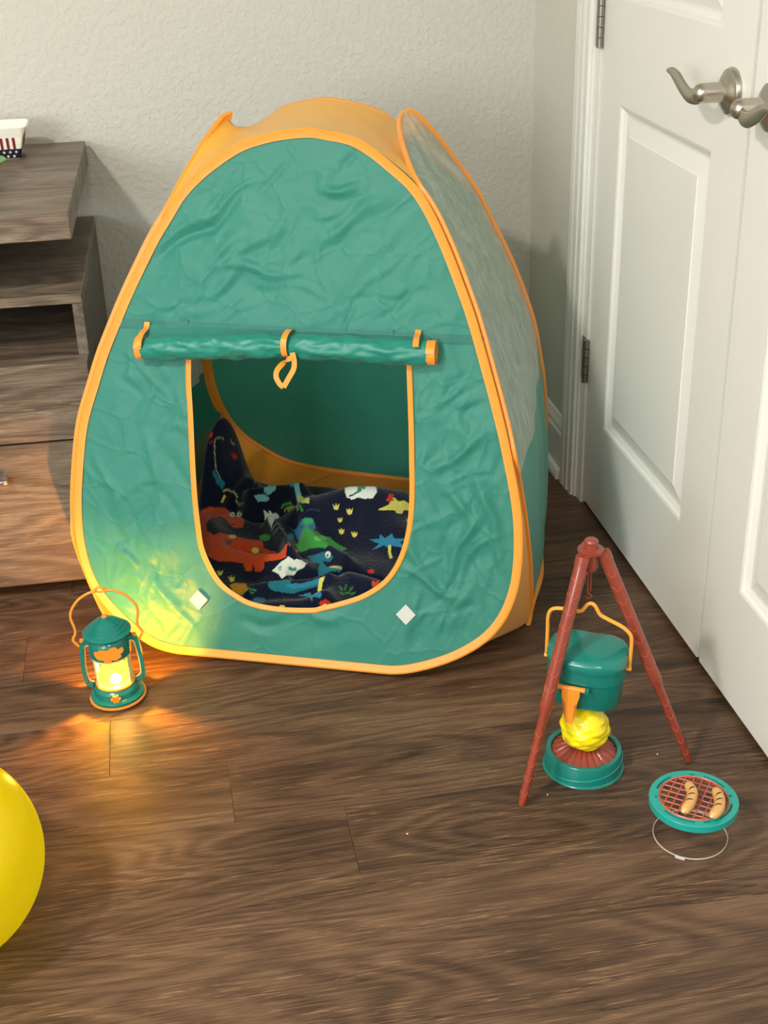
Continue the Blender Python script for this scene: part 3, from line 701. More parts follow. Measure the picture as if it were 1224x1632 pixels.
def side(prefix, Fc, Bc, outdir, solid_f, solid_b, seed):
    N_ = 90; A_ = resample(smooth_path(Fc, 6), N_); B_ = resample(smooth_path(Bc, 6), N_); W_ = 36; outv = V(outdir)
    r = np.random.default_rng(seed); K = [(r.uniform(6, 16), r.uniform(-30, 30), r.uniform(0, 6.3)) for _ in range(7)]
    grid = []
    for i in range(N_):
        row = []
        for j in range(W_+1):
            q = j/W_; p = A_[i].lerp(B_[i], q); L_ = (B_[i]-A_[i]).length
            bow = 4*q*(1-q)*L_*.03
            rip = sum(math.sin(a*q*2+c*i/N_+d) for a, c, d in K)*.0009*math.sin(q*PI)*min(1, L_/.1)
            row.append(p+outv*(bow+rip))
        grid.append(row)
    def zb(q): return solid_f+(solid_b-solid_f)*(q**1.15)
    def make(name, test, mat):
        bm = bmesh.new(); cache = {}
        def vert(i, j):
            if (i, j) not in cache: cache[(i, j)] = bm.verts.new(grid[i][j])
            return cache[(i, j)]
        for i in range(N_-1):
            for j in range(W_):
                c = (grid[i][j]+grid[i+1][j+1])/2
                if test(c.z, (j+.5)/W_):
                    try: bm.faces.new((vert(i, j), vert(i, j+1), vert(i+1, j+1), vert(i+1, j)))
                    except ValueError: pass
        bmesh.ops.remove_doubles(bm, verts=bm.verts, dist=1e-5); bmesh.ops.recalc_face_normals(bm, faces=bm.faces)
        return rel(obj(name, bm, mat, None, auto=180))
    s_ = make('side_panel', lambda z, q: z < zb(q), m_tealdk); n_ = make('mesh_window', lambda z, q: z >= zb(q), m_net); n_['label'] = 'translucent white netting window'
    loop = A_+B_[-2:0:-1]; m = len(loop); inw = []
    for i in range(m):
        if i < N_: other = B_[i]; me_ = A_[i]
        else: k = 2*(N_-1)-i; other = A_[k]; me_ = B_[k]
        d = other-me_
        if d.length < .05: d = V((0, 0, -1)) if me_.z > .5 else V((0, 0, 1))
        t = (loop[(i+1) % m]-loop[i-1]).normalized(); d = d-t*d.dot(t)
        # blend toward vertical near top and floor
        if me_.z > .6: d = d.normalized()+V((0, 0, -1))*max(0, (me_.z-.72)/.12)
        if me_.z < .12: d = d.normalized()+V((0, 0, 1))*(1-me_.z/.12)*2
        d = d-t*d.dot(t); inw.append(d.normalized())
    for _ in range(4): inw = [(inw[i-1]+inw[i]*2+inw[(i+1) % m]).normalized() for i in range(m)]
    rel(bind('side_hoop_binding', [p+outv*.002 for p in loop], True, inw, .0135, .006, m_tape))
    return A_, B_
m_net = None
def netmat():
    m, nt, bs, N, L = nmat('white_netting'); out = nt.nodes['Material Output']
    d = N('ShaderNodeBsdfDiffuse'); d.inputs[0].default_value = rgb(218, 226, 220); tl = N('ShaderNodeBsdfTranslucent'); tl.inputs[0].default_value = rgb(225, 230, 225)
    a = N('ShaderNodeMixShader'); a.inputs[0].default_value = .45; L(d.outputs[0], a.inputs[1]); L(tl.outputs[0], a.inputs[2])
    t = N('ShaderNodeBsdfTransparent'); mx = N('ShaderNodeMixShader'); L(a.outputs[0], mx.inputs[1]); L(t.outputs[0], mx.inputs[2])
    tc = N('ShaderNodeTexCoord'); mp = N('ShaderNodeMapping'); mp.inputs['Scale'].default_value = (90, 90, 7); mp.inputs['Rotation'].default_value = (.25, 0, 0); L(tc.outputs['Object'], mp.inputs['Vector'])
    no = N('ShaderNodeTexNoise'); no.inputs['Scale'].default_value = 1; no.inputs['Detail'].default_value = 4; no.inputs['Distortion'].default_value = .6; L(mp.outputs[0], no.inputs['Vector'])
    mr = N('ShaderNodeMapRange'); L(no.outputs[0], mr.inputs[0]); mr.inputs[1].default_value = .35; mr.inputs[2].default_value = .7; mr.inputs[3].default_value = .42; mr.inputs[4].default_value = .18
    L(mr.outputs[0], mx.inputs[0]); L(mx.outputs[0], out.inputs[0]); return m
m_net = netmat()
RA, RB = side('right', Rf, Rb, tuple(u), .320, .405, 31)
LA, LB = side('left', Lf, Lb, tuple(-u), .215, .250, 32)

# gussets: orange cloth joining neighbouring hoops near the floor, and the roof
def ruled(name, A_, B_, mat, n=24, m=8, bulge=None):
    A_ = resample(A_, n); B_ = resample(B_, n); bm = bmesh.new(); G = []
    for i in range(n):
        row = []
        for j in range(m+1):
            p = A_[i].lerp(B_[i], j/m)
            if bulge: p = p+V(bulge)*4*(j/m)*(1-j/m)*(A_[i]-B_[i]).length
            p.z = max(p.z, .0045); row.append(bm.verts.new(p))
        G.append(row)
    for i in range(n-1):
        for j in range(m): bm.faces.new((G[i][j], G[i][j+1], G[i+1][j+1], G[i+1][j]))
    bmesh.ops.remove_doubles(bm, verts=bm.verts, dist=1e-5); bmesh.ops.recalc_face_normals(bm, faces=bm.faces)
    return rel(obj(name, bm, mat, None, auto=180))
def hoop_chain(loop2, fn, side_, z0, z1, smin):
    Q = [(s, t) for s, t in loop2 if s*side_ > smin]; Q.sort(key=lambda p: math.atan2(p[1]-.40, p[0]*side_))
    return [fn(s, t, -.003) for s, t in Q if t < .40]
def low_part(chain, zmax): return [p for p in chain if p.z < zmax]
for nm, loop2, fn, sd, chain in (('corner_gusset', front2, FPl, 1, RA), ('corner_gusset', front2, FPl, -1, LA), ('corner_gusset', back2, BPl, 1, RB), ('corner_gusset', back2, BPl, -1, LB)):
    ch = hoop_chain(loop2, fn, sd, 0, .4, .10); ch = [p for p in ch if p.z < .36]; o_ = [p for p in chain[:60] if p.z < .36]
    ruled(nm, ch, o_, m_orange)
# upper slit between the front hoop and each side hoop, plus roof sheet
def top_arc(loop2, fn, t0):
    Q = sorted([(s, t) for s, t in loop2 if t > t0]); return [fn(s, t, -.004) for s, t in Q]
fa = top_arc(front2, FPl, .735); ba = top_arc(back2, BPl, .745)
def upper(chain, z0): return [p for p in chain if p.z > z0]
NU, NV = 34, 20
fa = resample(fa, NU+1); ba = resample(ba, NU+1)
def side_arc(Ac, Bc, za, zb_): return resample(upper(Ac, za)+upper(Bc, zb_)[::-1][1:], NV+1)
ra = side_arc(RA, RB, fa[-1].z-.002, ba[-1].z-.002); la = side_arc(LA, LB, fa[0].z-.002, ba[0].z-.002)
bm = bmesh.new(); G = []
for i in range(NU+1):
    row = []; x = i/NU
    for j in range(NV+1):
        y = j/NV
        c = fa[i].lerp(ba[i], y); e0 = (la[j]-fa[0].lerp(ba[0], y))*max(0, 1-x/.34)**1.6; e1_ = (ra[j]-fa[-1].lerp(ba[-1], y))*max(0, 1-(1-x)/.30)**1.7
        k = 16*x*(1-x)*y*(1-y); c = c+e0+e1_*.95; c.z -= .010*k
        c.z += .0012*math.sin(i*1.3+j*.9)*min(1, k)
        row.append(bm.verts.new(c))
    G.append(row)
for i in range(NU):
    for j in range(NV): bm.faces.new((G[i][j], G[i+1][j], G[i+1][j+1], G[i][j+1]))
bmesh.ops.recalc_face_normals(bm, faces=bm.faces); rel(obj('roof_panel', bm, m_roof, None, auto=180))
# floor sheet
Q = [V((p.x, p.y, 0))+V(b)*.012 for p in [FPl(s, .0045) for s in (-.15, -.1, 0, .1, .15)]]+[V((p.x, p.y, 0)) for p in RA[:14:3][::-1]]+[V((p.x, p.y, 0)) for p in RB[1:12:3]]+[V((p.x, p.y, 0))+V(bb)*.01 for p in [BPl(s, .0045) for s in (.25, .1, 0, -.1, -.25)]]+[V((p.x, p.y, 0)) for p in LB[1:12:3][::-1]]+[V((p.x, p.y, 0)) for p in LA[:14:3]]
bm = bmesh.new(); fa_ = [bm.verts.new((p.x, p.y, .003)) for p in Q]; fb_ = [bm.verts.new((p.x, p.y, .0015)) for p in Q]
bm.faces.new(fa_); bm.faces.new(fb_[::-1])
for i in range(len(Q)): bm.faces.new((fa_[i], fa_[(i+1) % len(Q)], fb_[(i+1) % len(Q)], fb_[i]))
bmesh.ops.triangulate(bm, faces=bm.faces); bmesh.ops.recalc_face_normals(bm, faces=bm.faces)
rel(obj('floor_sheet', bm, m_orange, None, False))

# ------------------------------------------------------------------ fleece blanket
def loc_of(P): d = np.array(P)-P0; return np.array([d[0]*u[0]+d[1]*u[1], d[0]*b[0]+d[1]*b[1]])
def ridge_px(L): return [loc_of(at_z(x, y, z)) for x, y, z in L]
RIDGES = []   # (polyline local, height, width)
def ridge(L, h, wd, pw=2): RIDGES.append((ridge_px(L), h, wd, pw))
ridge([(338, 788, .03), (362, 772, .03)], .120, .045, 4)
ridge([(350, 775, .05), (375, 790, .05)], .03, .03)
ridge([(352, 760, .05), (385, 770, .05), (400, 780, .05)], .045, .030)
ridge([(400, 800, .05), (440, 795, .05), (480, 800, .05)], .045, .022)
ridge([(500, 815, .06), (560, 800, .06), (640, 800, .06)], .060, .055)
ridge([(600, 830, .05), (660, 850, .05)], .030, .05)
ridge([(330, 830, .05), (345, 870, .05), (400, 890, .05), (470, 895, .05)], .028, .028)
ridge([(380, 860, .05), (430, 870, .05)], -.018, .014)
ridge([(430, 830, .05), (455, 860, .05), (462, 890, .05)], .026, .013)
ridge([(490, 850, .05), (515, 870, .05), (550, 890, .05)], .026, .018)
ridge([(470, 905, .05), (560, 900, .05), (640, 925, .05)], -.024, .012)
ridge([(400, 940, .05), (470, 935, .05), (520, 925, .05)], .030, .018)
ridge([(520, 960, .04), (555, 920, .05), (620, 940, .05)], .024, .028)
ridge([(400, 965, .04), (520, 965, .04)], .012, .02)
ridge([(345, 925, .05), (400, 925, .05), (440, 920, .05)], -.014, .010)
ridge([(470, 835, .05), (480, 860, .05)], -.020, .010)
ridge([(375, 800, .05), (410, 815, .05), (470, 815, .05)], -.028, .012)
rw = np.random.default_rng(14); WV = [(rw.normal(0, 26, 2), rw.uniform(0, 6.3), rw.uniform(.4, 1)) for _ in range(16)]
def bl_h(Q):
    h = np.full(len(Q), .030)
    for pl, hh, wd, pw in RIDGES:
        d = np.full(len(Q), 9.)
        for i in range(len(pl)-1): d = np.minimum(d, seg_dist(Q, pl[i], pl[i+1])[0])
        h += hh*np.exp(-(d/wd)**pw)
    for k, p_, a in WV: h += a*.0016*np.sin(Q@k+p_)
    return np.maximum(h, .006)
BS0, BS1, BW0, BW1 = -.350, .305, .045, .660
NX, NY = 470, 450
gs, gw = np.meshgrid(np.linspace(BS0, BS1, NX), np.linspace(BW0, BW1, NY)); Q = np.stack([gs.ravel(), gw.ravel()], 1)
# rounded outline
cx, cy, hx, hy = (BS0+BS1)/2, (BW0+BW1)/2, (BS1-BS0)/2, (BW1-BW0)/2
a = (Q[:, 0]-cx)/hx; c = (Q[:, 1]-cy)/hy
r8 = (np.abs(a)**6+np.abs(c)**6)**(1/6.); mx_ = np.maximum(np.abs(a), np.abs(c)); f_ = np.where(r8 > 0, mx_/np.maximum(r8, 1e-6), 1)
Q = np.stack([cx+a*f_*hx, cy+c*f_*hy], 1)
edge = np.clip((1-mx_)/.10, 0, 1); H = bl_h(Q)
wf = np.random.default_rng(3).normal(0, .00045, len(Q))
H = .0035+(H-.0035)*(1-(1-edge)**2.5)+wf*(edge > 0)
XY = P0[None, :2]+Q[:, :1]*u[None, :2]+Q[:, 1:]*b[None, :2]
# print: outlines read off the photo, carried onto the cloth surface where they lie
def hit(px, py):
    d = ray(px, py); lo = (.30-CAMP[2])/d[2]; hi = (.0-CAMP[2])/d[2]
    T_ = np.linspace(lo, hi, 160); Pts = CAMP[None]+T_[:, None]*d[None]; L_ = Pts[:, :2]-P0[None, :2]
    q = np.stack([L_@u[:2], L_@b[:2]], 1); hh = bl_h(q); k = np.argmax(Pts[:, 2] < hh)
    if k > 0:
        f0 = Pts[k-1, 2]-hh[k-1]; f1 = hh[k]-Pts[k, 2]; return tuple(q[k-1]+(q[k]-q[k-1])*f0/(f0+f1+1e-9))
    return tuple(q[-1])
def zc(x, y): return hit(290+x/3.138, 560+y/3.138)
COL = np.tile(np.array(rgb(15, 20, 42)), (len(Q), 1))
def fill(pts, col):
    pl = [zc(*p) for p in pts]; COL[inpoly(Q, pl)] = col
def ell(x, y, rx, ry, col, ang=0, n=14):
    ca, sa = math.cos(math.radians(ang)), math.sin(math.radians(ang))
    fill([(x+rx*math.cos(2*PI*i/n)*ca-ry*math.sin(2*PI*i/n)*sa, y+rx*math.cos(2*PI*i/n)*sa+ry*math.sin(2*PI*i/n)*ca) for i in range(n)], col)
def line(pts, w_, col):
    for (x0, y0), (x1, y1) in zip(pts, pts[1:]):
        dx, dy = x1-x0, y1-y0; l = math.hypot(dx, dy) or 1; nx, ny = -dy/l*w_, dx/l*w_
        fill([(x0+nx, y0+ny), (x1+nx, y1+ny), (x1-nx, y1-ny), (x0-nx, y0-ny)], col)
ORG, WHT, GRN, BLU, YEL, TEA, RED, LBL = rgb(205, 70, 28), rgb(225, 230, 220), rgb(55, 150, 60), rgb(45, 125, 155), rgb(215, 205, 95), rgb(30, 110, 125), rgb(195, 50, 25), rgb(120, 185, 190)
fill([(85,830),(95,790),(140,775),(185,780),(235,800),(285,820),(312,850),(305,880),(265,885),(235,865),(215,835),(180,825),(145,835),(120,870),(125,900),(160,920),(190,908),(230,915),(290,930),(340,940),(400,945),(410,985),(470,1000),(540,985),(582,985),(580,1000),(520,1030),(470,1045),(412,1052),(410,1085),(395,1100),(365,1102),(355,1060),(350,1100),(320,1100),(305,1060),(250,1050),(180,1050),(120,1020),(95,960),(80,890)], ORG)
for x in (252, 286): ell(x, 815, 13, 13, WHT); ell(x+2, 816, 5, 5, (.01, .01, .01, 1))
ell(366, 995, 19, 15, YEL); ell(252, 926, 20, 9, YEL); ell(398, 1003, 9, 10, rgb(110, 90, 70)); ell(232, 955, 16, 12, rgb(120, 75, 50)); line([(240, 862), (268, 868)], 2, (.02, .01, .01, 1))
fill([(408,790),(432,812),(438,792),(450,812),(470,808),(486,825),(460,850),(448,885),(432,850),(412,815)], WHT)
ell(415, 930, 28, 18, GRN); line([(445, 900), (465, 870), (495, 865)], 4, rgb(110, 125, 135)); line([(455, 915), (480, 885), (510, 890)], 4, rgb(90, 110, 125)); ell(545, 925, 16, 16, BLU)
fill([(555,885),(600,842),(655,835),(670,880),(640,925),(580,945)], BLU); ell(600, 880, 15, 12, TEA)
fill([(590,930),(640,890),(680,905),(740,930),(825,987),(720,985),(640,985),(600,1002),(565,965)], GRN); ell(690, 935, 30, 14, rgb(95, 190, 75)); ell(630, 850, 28, 16, rgb(60, 160, 90))
fill([(815,705),(822,672),(848,655),(890,649),(945,655),(972,680),(975,705),(955,735),(915,738),(880,730),(850,740),(825,733)], WHT); line([(880, 700), (915, 680), (938, 665)], 8, rgb(40, 140, 95)); line([(835, 725), (860, 715), (885, 700)], 4, rgb(60, 70, 80))
for x, y in ((902, 690), (925, 676)): ell(x, y, 4, 4, WHT)
fill([(978,793),(1030,770),(1060,728),(1085,752),(1110,745),(1155,775),(1155,800),(1110,795),(1100,812),(1075,810),(1065,795),(1010,795)], YEL)
fill([(1035,712),(1062,715),(1052,735),(1062,745),(1030,752),(1018,740),(1030,732)], RED)
fill([(935,940),(985,938),(990,915),(1015,935),(1050,910),(1060,935),(1125,938),(1090,955),(1115,985),(1050,972),(1035,985),(1010,970),(945,995),(985,962)], BLU); line([(1040, 968), (1037, 1000), (1047, 1036)], 7, YEL)
for x, y, s in ((838, 800, 18), (790, 843, 13), (798, 900, 16), (862, 915, 16), (770, 778, 18), (190, 1108, 15), (248, 1138, 17), (1130, 845, 8)):
    fill([(x-s,y-s),(x-s*.3,y-s*.2),(x,y-s*1.1),(x+s*.3,y-s*.2),(x+s,y-s),(x+s*.7,y+s*.6),(x,y+s),(x-s*.6,y+s*.6)], YEL)
fill([(628,1022),(690,1008),(735,998),(757,1030),(740,1052),(700,1048),(720,1075),(800,1085),(790,1100),(735,1100),(705,1130),(680,1100),(690,1060),(650,1055)], TEA); ell(730, 1016, 14, 17, WHT); ell(728, 1020, 6, 8, (.01, .01, .01, 1)); line([(740, 1078), (800, 1088)], 3, YEL)
fill([(450,1097),(485,1065),(500,1050),(535,1025),(560,1045),(600,1045),(625,1060),(612,1085),(570,1100),(545,1120),(500,1138),(485,1115)], WHT)
ell(490, 1085, 9, 11, rgb(40, 140, 110)); line([(535, 1083), (575, 1088)], 7, rgb(40, 140, 110)); ell(490, 1085, 4, 5, WHT)
fill([(430,1170),(500,1145),(535,1140),(545,1165),(610,1160),(690,1135),(718,1128),(700,1165),(640,1185),(560,1212),(500,1205),(445,1195)], TEA); fill([(520,1170),(600,1160),(680,1135),(695,1150),(620,1180),(560,1190)], BLU)
fill([(690,1132),(715,1125),(700,1170),(688,1225),(668,1228),(680,1170)], YEL)
fill([(580,1222),(640,1205),(700,1215),(690,1235),(655,1228),(650,1255),(620,1225)], BLU)
fill([(688,1252),(720,1240),(742,1255),(740,1288),(688,1282)], RED); ell(715, 1272, 14, 8, WHT)
ell(945, 1100, 18, 12, RED); fill([(948,1165),(955,1142),(968,1155),(985,1145),(985,1158),(1000,1158),(985,1175),(955,1180)], ORG)
ell(1050, 1140, 19, 17, WHT)
for x, y, an in ((795, 1185, 60), (818, 1180, 110), (845, 1188, 130), (800, 1210, 30), (828, 1208, 0), (855, 1212, 150)): ell(x, y, 17, 6, rgb(50, 120, 60), an)
fill([(236,1170),(262,1158),(322,1160),(328,1195),(300,1222),(250,1190)], rgb(225, 150, 40))
fill([(410,700),(430,665),(470,640),(520,630),(560,650),(590,700),(605,730),(638,735),(635,762),(595,758),(565,700),(520,668),(470,688),(430,722)], LBL); ell(455, 665, 14, 10, BLU); ell(500, 650, 14, 8, BLU); ell(550, 668, 12, 10, BLU); fill([(575,715),(605,728),(638,735),(635,762),(600,760),(578,735)], rgb(205, 205, 110))
fill([(358,722),(410,715),(438,735),(430,750),(380,752)], LBL)
line([(497, 785), (510, 765), (545, 757), (585, 768), (603, 800)], 6, GRN); line([(510, 800), (525, 782), (560, 778), (580, 795)], 5, rgb(140, 160, 70))
line([(205, 700), (230, 688), (262, 705), (278, 735)], 5, rgb(165, 160, 100)); line([(200, 755), (215, 720)], 6, YEL); line([(270, 745), (310, 757)], 4, rgb(170, 170, 110))
line([(165, 440), (163, 500), (170, 590), (205, 665)], 3, rgb(150, 150, 130)); line([(165, 440), (210, 438), (265, 470)], 3, rgb(150, 150, 130))
fill([(148,600),(165,598),(185,630),(215,655),(205,690),(175,660)], TEA); ell(262, 525, 16, 12, RED); ell(142, 415, 12, 18, RED); ell(148, 455, 14, 10, rgb(120, 30, 25))
for x, y in ((340, 1188), (362, 1192), (350, 1205)): ell(x, y, 12, 6, rgb(50, 110, 60), 20)
ell(385, 1245, 32, 16, rgb(30, 90, 105)); ell(500, 1277, 16, 8, YEL); line([(360, 655), (405, 650)], 6, TEA); line([(360, 672), (410, 668)], 5, TEA); line([(620, 800), (640, 790), (690, 800)], 4, rgb(40, 60, 80))
me = bpy.data.meshes.new('fleece_blanket')
me.vertices.add(len(Q)); co = np.stack([XY[:, 0], XY[:, 1], H], 1).astype(np.float32); me.vertices.foreach_set('co', co.ravel())
ii = (np.arange(NY-1)[:, None]*NX+np.arange(NX-1)[None]).ravel(); fc = np.stack([ii, ii+1, ii+1+NX, ii+NX], 1).astype(np.int32)
me.loops.add(fc.size); me.loops.foreach_set('vertex_index', fc.ravel()); me.polygons.add(len(fc)); me.polygons.foreach_set('loop_start', np.arange(0, fc.size, 4, dtype=np.int32)); me.polygons.foreach_set('loop_total', np.full(len(fc), 4, np.int32)) if False else None
me.update(calc_edges=True); me.validate()
me.polygons.foreach_set('use_smooth', np.ones(len(me.polygons), bool))
ca = me.color_attributes.new('print', 'FLOAT_COLOR', 'POINT'); ca.data.foreach_set('color', COL.astype(np.float32).ravel())
m, nt, bs, N, L = nmat('printed_fleece'); vc = N('ShaderNodeVertexColor'); vc.layer_name = 'print'; L(vc.outputs[0], bs.inputs['Base Color'])
bs.inputs['Roughness'].default_value = .95; bs.inputs['Sheen Weight'].default_value = .25; bs.inputs['Sheen Roughness'].default_value = .5; bs.inputs['Specular IOR Level'].default_value = .1
no = N('ShaderNodeTexNoise'); no.inputs['Scale'].default_value = 260; no.inputs['Detail'].default_value = 3; tc = N('ShaderNodeTexCoord'); L(tc.outputs['Object'], no.inputs['Vector'])
bp = N('ShaderNodeBump'); bp.inputs['Strength'].default_value = .6; bp.inputs['Distance'].default_value = .002; L(no.outputs[0], bp.inputs['Height']); L(bp.outputs[0], bs.inputs['Normal'])
me.materials.append(m); blk = bpy.data.objects.new('fleece_blanket', me); C.objects.link(blk)
tag(blk, 'rumpled navy fleece blanket printed with cartoon dinosaurs and clouds, lying inside the tent', 'blanket')

# ------------------------------------------------------------------ lantern
ln = thing('toy_lantern', 'lit teal toy camping lantern with orange wire handle, standing left of the tent', 'lantern', (-.967, -.966, .0003), math.radians(-18))
def lob(name, prof, mat, n=48, parent=None, **k): return obj(name, lathe(bmesh.new(), prof, n, **k), mat, parent or ln)
o = lob('base_ring', [(0, 0), (.0445, 0), (.0465, .0015), (.0465, .0040), (.045, .0050), (0, .005)], m_oplas); o['label'] = 'orange ring under the base'
bs_ = lob('base', [(0, .0045), (.044, .0045), (.0445, .010), (.041, .0130), (.0375, .0140), (.0370, .0225), (.0355, .0245), (.033, .0275), (.030, .029), (0, .029)], m_tplas)
def scallop(r, a, n, cnt=90, sx=1, sy=1): return [(sx*(r+a*math.cos(n*2*PI*i/cnt))*math.cos(2*PI*i/cnt), sy*(r+a*math.cos(n*2*PI*i/cnt))*math.sin(2*PI*i/cnt)) for i in range(cnt)]
bm = bmesh.new(); join_bm(bm, prism(bmesh.new(), scallop(.0068, .0013, 6), 0, .0055), Matrix.Translation((0, -.0355, .0185)) @ Matrix.Rotation(PI/2, 4, 'X'))
o = obj('knob', bm, m_oplas, bs_); o['label'] = 'orange flower-shaped switch knob'
lob('glass_chimney', [(.0285, .0285), (.0300, .040), (.0300, .060), (.0285, .078), (.0280, .078), (.0293, .060), (.0293, .040), (.0278, .0285)], m_clear, cap=False)
lob('lower_collar', [(.0300, .0285), (.0325, .0290), (.0325, .0315), (.0300, .0325), (.0292, .0320), (.0292, .0290)], m_oplas, cap=False)
lob('upper_collar', [(.0285, .0745), (.0325, .0750), (.0330, .0785), (.0300, .0800), (.0280, .0795)], m_cream, cap=False)
hd = lob('head', [(0, .0785), (.0335, .0785), (.0335, .090), (.032, .099), (.029, .104), (.024, .108), (.018, .114), (0, .114)], m_tplas)
bm = bmesh.new()
clo = [(x*1.35, y*1.15) for x, y in [(-.017, -.001), (-.0165, .004), (-.012, .0055), (-.0105, .008), (-.003, .0085), (0, .0075), (.004, .0105), (.010, .0100), (.012, .006), (.0175, .006), (.018, .000), (.014, -.002), (.015, -.006), (.008, -.0085), (.004, -.007), (.001, -.0105), (-.005, -.010), (-.007, -.0065), (-.013, -.006)]]
cs = [(p.x, p.y) for p in smooth_path([(x*.98, y*.95, 0) for x, y in clo], 4, True)]
a0 = [bm.verts.new((x, -math.sqrt(max(1e-5, 0.0338**2-x*x))-.0003, .0905+y)) for x, y in cs]; a1 = [bm.verts.new((x*1.0, -math.sqrt(max(1e-5, .0338**2-x*x))-.0022, .0905+y)) for x, y in cs]
bm.faces.new(a1)
for i in range(len(cs)): bm.faces.new((a0[i], a0[(i+1) % len(cs)], a1[(i+1) % len(cs)], a1[i]))
bmesh.ops.recalc_face_normals(bm, faces=bm.faces); o = obj('cloud_emblem', bm, m_oplas, hd); o['label'] = 'orange cloud-shaped emblem'
cp = lob('cap', [(0, .1115), (.037, .1115), (.0395, .1130), (.0395, .1145), (.0370, .1163), (.0335, .1172), (.0326, .1205), (.0285, .1217), (.0276, .1250), (.0225, .1266), (.0216, .1300), (.0155, .1326), (.0085, .1352), (.0074, .1402), (0, .1402)], m_tplas, 64); cp['label'] = 'teal cone hat with stepped rings'
lob('finial', [(0, .1400), (.0045, .1400), (.0045, .1415), (.003, .1425), (0, .1425)], m_oplas, 24, cp)
for sg in (-1, 1):
    P = smooth_path([(sg*.029, 0, .0985), (sg*.037, 0, .100), (sg*.0430, 0, .097), (sg*.0455, 0, .088), (sg*.0475, 0, .066), (sg*.0475, 0, .044), (sg*.0455, 0, .034), (sg*.040, 0, .0285), (sg*.031, 0, .0255)], 6)
    bm = bmesh.new(); sweep(bm, P, [(-.0028, -.0055), (.0028, -.0055), (.0028, .0055), (-.0028, .0055)], [V((sg, 0, .3))]*len(P)); po = obj('side_post', bm, m_tplas, ln)
    P = smooth_path([(sg*.0335, 0, .093), (sg*.0395, 0, .091), (sg*.0405, 0, .085), (sg*.0435, 0, .060), (sg*.0435, 0, .045), (sg*.0415, 0, .0365), (sg*.034, 0, .0325)], 6)
    bm = bmesh.new(); tube(bm, P, .0012, 8); o = obj('inner_edge', bm, m_cream, po); o['label'] = 'cream inner edge'
    o = obj('pivot', lathe(bmesh.new(), [(0, 0), (.004, 0), (.004, .004), (0, .005)], 16), m_oplas, po)
    o.matrix_local = Matrix.Translation((sg*.042, 0, .1005)) @ Matrix.Rotation(sg*PI/2*.0, 4, 'Y')
for sg in (0, PI):  # added opaque plates that block lantern light sideways, shaping its two wedges
    bm = bmesh.new(); A_ = []
    for i in range(13):
        a_ = sg+math.radians(-33+66*i/12); A_.append([bm.verts.new((r_*math.cos(a_), r_*math.sin(a_), z_)) for r_, z_ in ((.0306, .030), (.0306, .0775), (.0298, .0775), (.0298, .030))])
    for p_, q_ in zip(A_, A_[1:]):
        for k in range(4): bm.faces.new((p_[k], q_[k], q_[(k+1) % 4], p_[(k+1) % 4]))
    bm.faces.new(A_[0]); bm.faces.new(A_[-1][::-1]); bmesh.ops.recalc_face_normals(bm, faces=bm.faces)
    o = obj('added_light_shield', bm, m_cream, ln); o['label'] = 'cream plate beside the chimney, added to narrow the lantern light'
hp = [(-.0480, 0, .093), (-.054, 0, .101), (-.0555, .001, .105), (-.0500, .002, .115), (-.0505, .003, .126), (-.0535, .005, .142), (-.050, .006, .156), (-.038, .008, .171), (-.022, .009, .1805), (-.0095, .010, .183), (-.0065, .010, .1875), (0, .010, .190), (.0065, .010, .1875), (.0095, .010, .183)]
hp2 = [(-x, y, z) for x, y, z in hp[::-1]][4:]
bm = bmesh.new(); tube(bm, smooth_path(hp[:-1]+hp2, 6), .0022, 10); tube(bm, smooth_path([(-.008, .010, .183), (0, .010, .1805), (.008, .010, .183)], 5), .0018, 8)
o = obj('handle', bm, m_oplas, ln); o['label'] = 'orange wire carrying handle'
# flame: gives off light
m, nt, bs, N, L = nmat('lit_flame'); bs.inputs['Base Color'].default_value = rgb(255, 200, 30); bs.inputs['Emission Color'].default_value = (1, .66, .03, 1); bs.inputs['Emission Strength'].default_value = 1.7; m_lit = m
tp_ = N('ShaderNodeBsdfTransparent'); tp_.inputs[0].default_value = (1, .9, .6, 1); mx_l = N('ShaderNodeMixShader'); mx_l.inputs[0].default_value = .45; L(bs.outputs[0], mx_l.inputs[1]); L(tp_.outputs[0], mx_l.inputs[2]); L(mx_l.outputs[0], nt.nodes['Material Output'].inputs[0])
bm = bmesh.new(); lathe(bm, [(0, .0295), (.016, .0295), (.0235, .033), (.0262, .040), (.0255, .047), (.021, .053), (.014, .057), (.006, .059), (0, .0595)], 36)
for vv_ in bm.verts:
    aa = math.atan2(vv_.co.y, vv_.co.x); k = 1+.06*math.sin(5*aa+vv_.co.z*200); vv_.co.x *= k; vv_.co.y *= k
obj('flame', bm, m_lit, ln)['label'] = 'glowing yellow flame'
m2, nt, bs, N, L = nmat('lit_bulb'); bs.inputs['Emission Color'].default_value = (1, .66, .20, 1); bs.inputs['Emission Strength'].default_value = 75.; m_bulb = m2
obj('bulb', lathe(bmesh.new(), [(0, .0365), (.005, .0375), (.0085, .041), (.0085, .046), (.005, .050), (0, .0515)], 24, (.0035, -.0195, 0)), m_bulb, ln)['label'] = 'white-hot light point'
ld = bpy.data.lights.new('lantern_light', 'POINT'); ld.energy = 8.0; ld.color = (1, .40, .03); ld.shadow_soft_size = .004
lo_ = bpy.data.objects.new('lantern_light', ld); C.objects.link(lo_); lo_.parent = ln; lo_.location = (0, .002, .0545)
def grow(z): return z+.17*(min(max(z, .03), .11)-.03)
for ch in [ln]+list(ln.children_recursive):
    if ch.type == 'MESH' and ch.name.split('.')[0] != 'pivot':
        for vx in ch.data.vertices: vx.co.z = grow(vx.co.z)
    elif ch is not ln: ch.location.z = grow(ch.location.z)
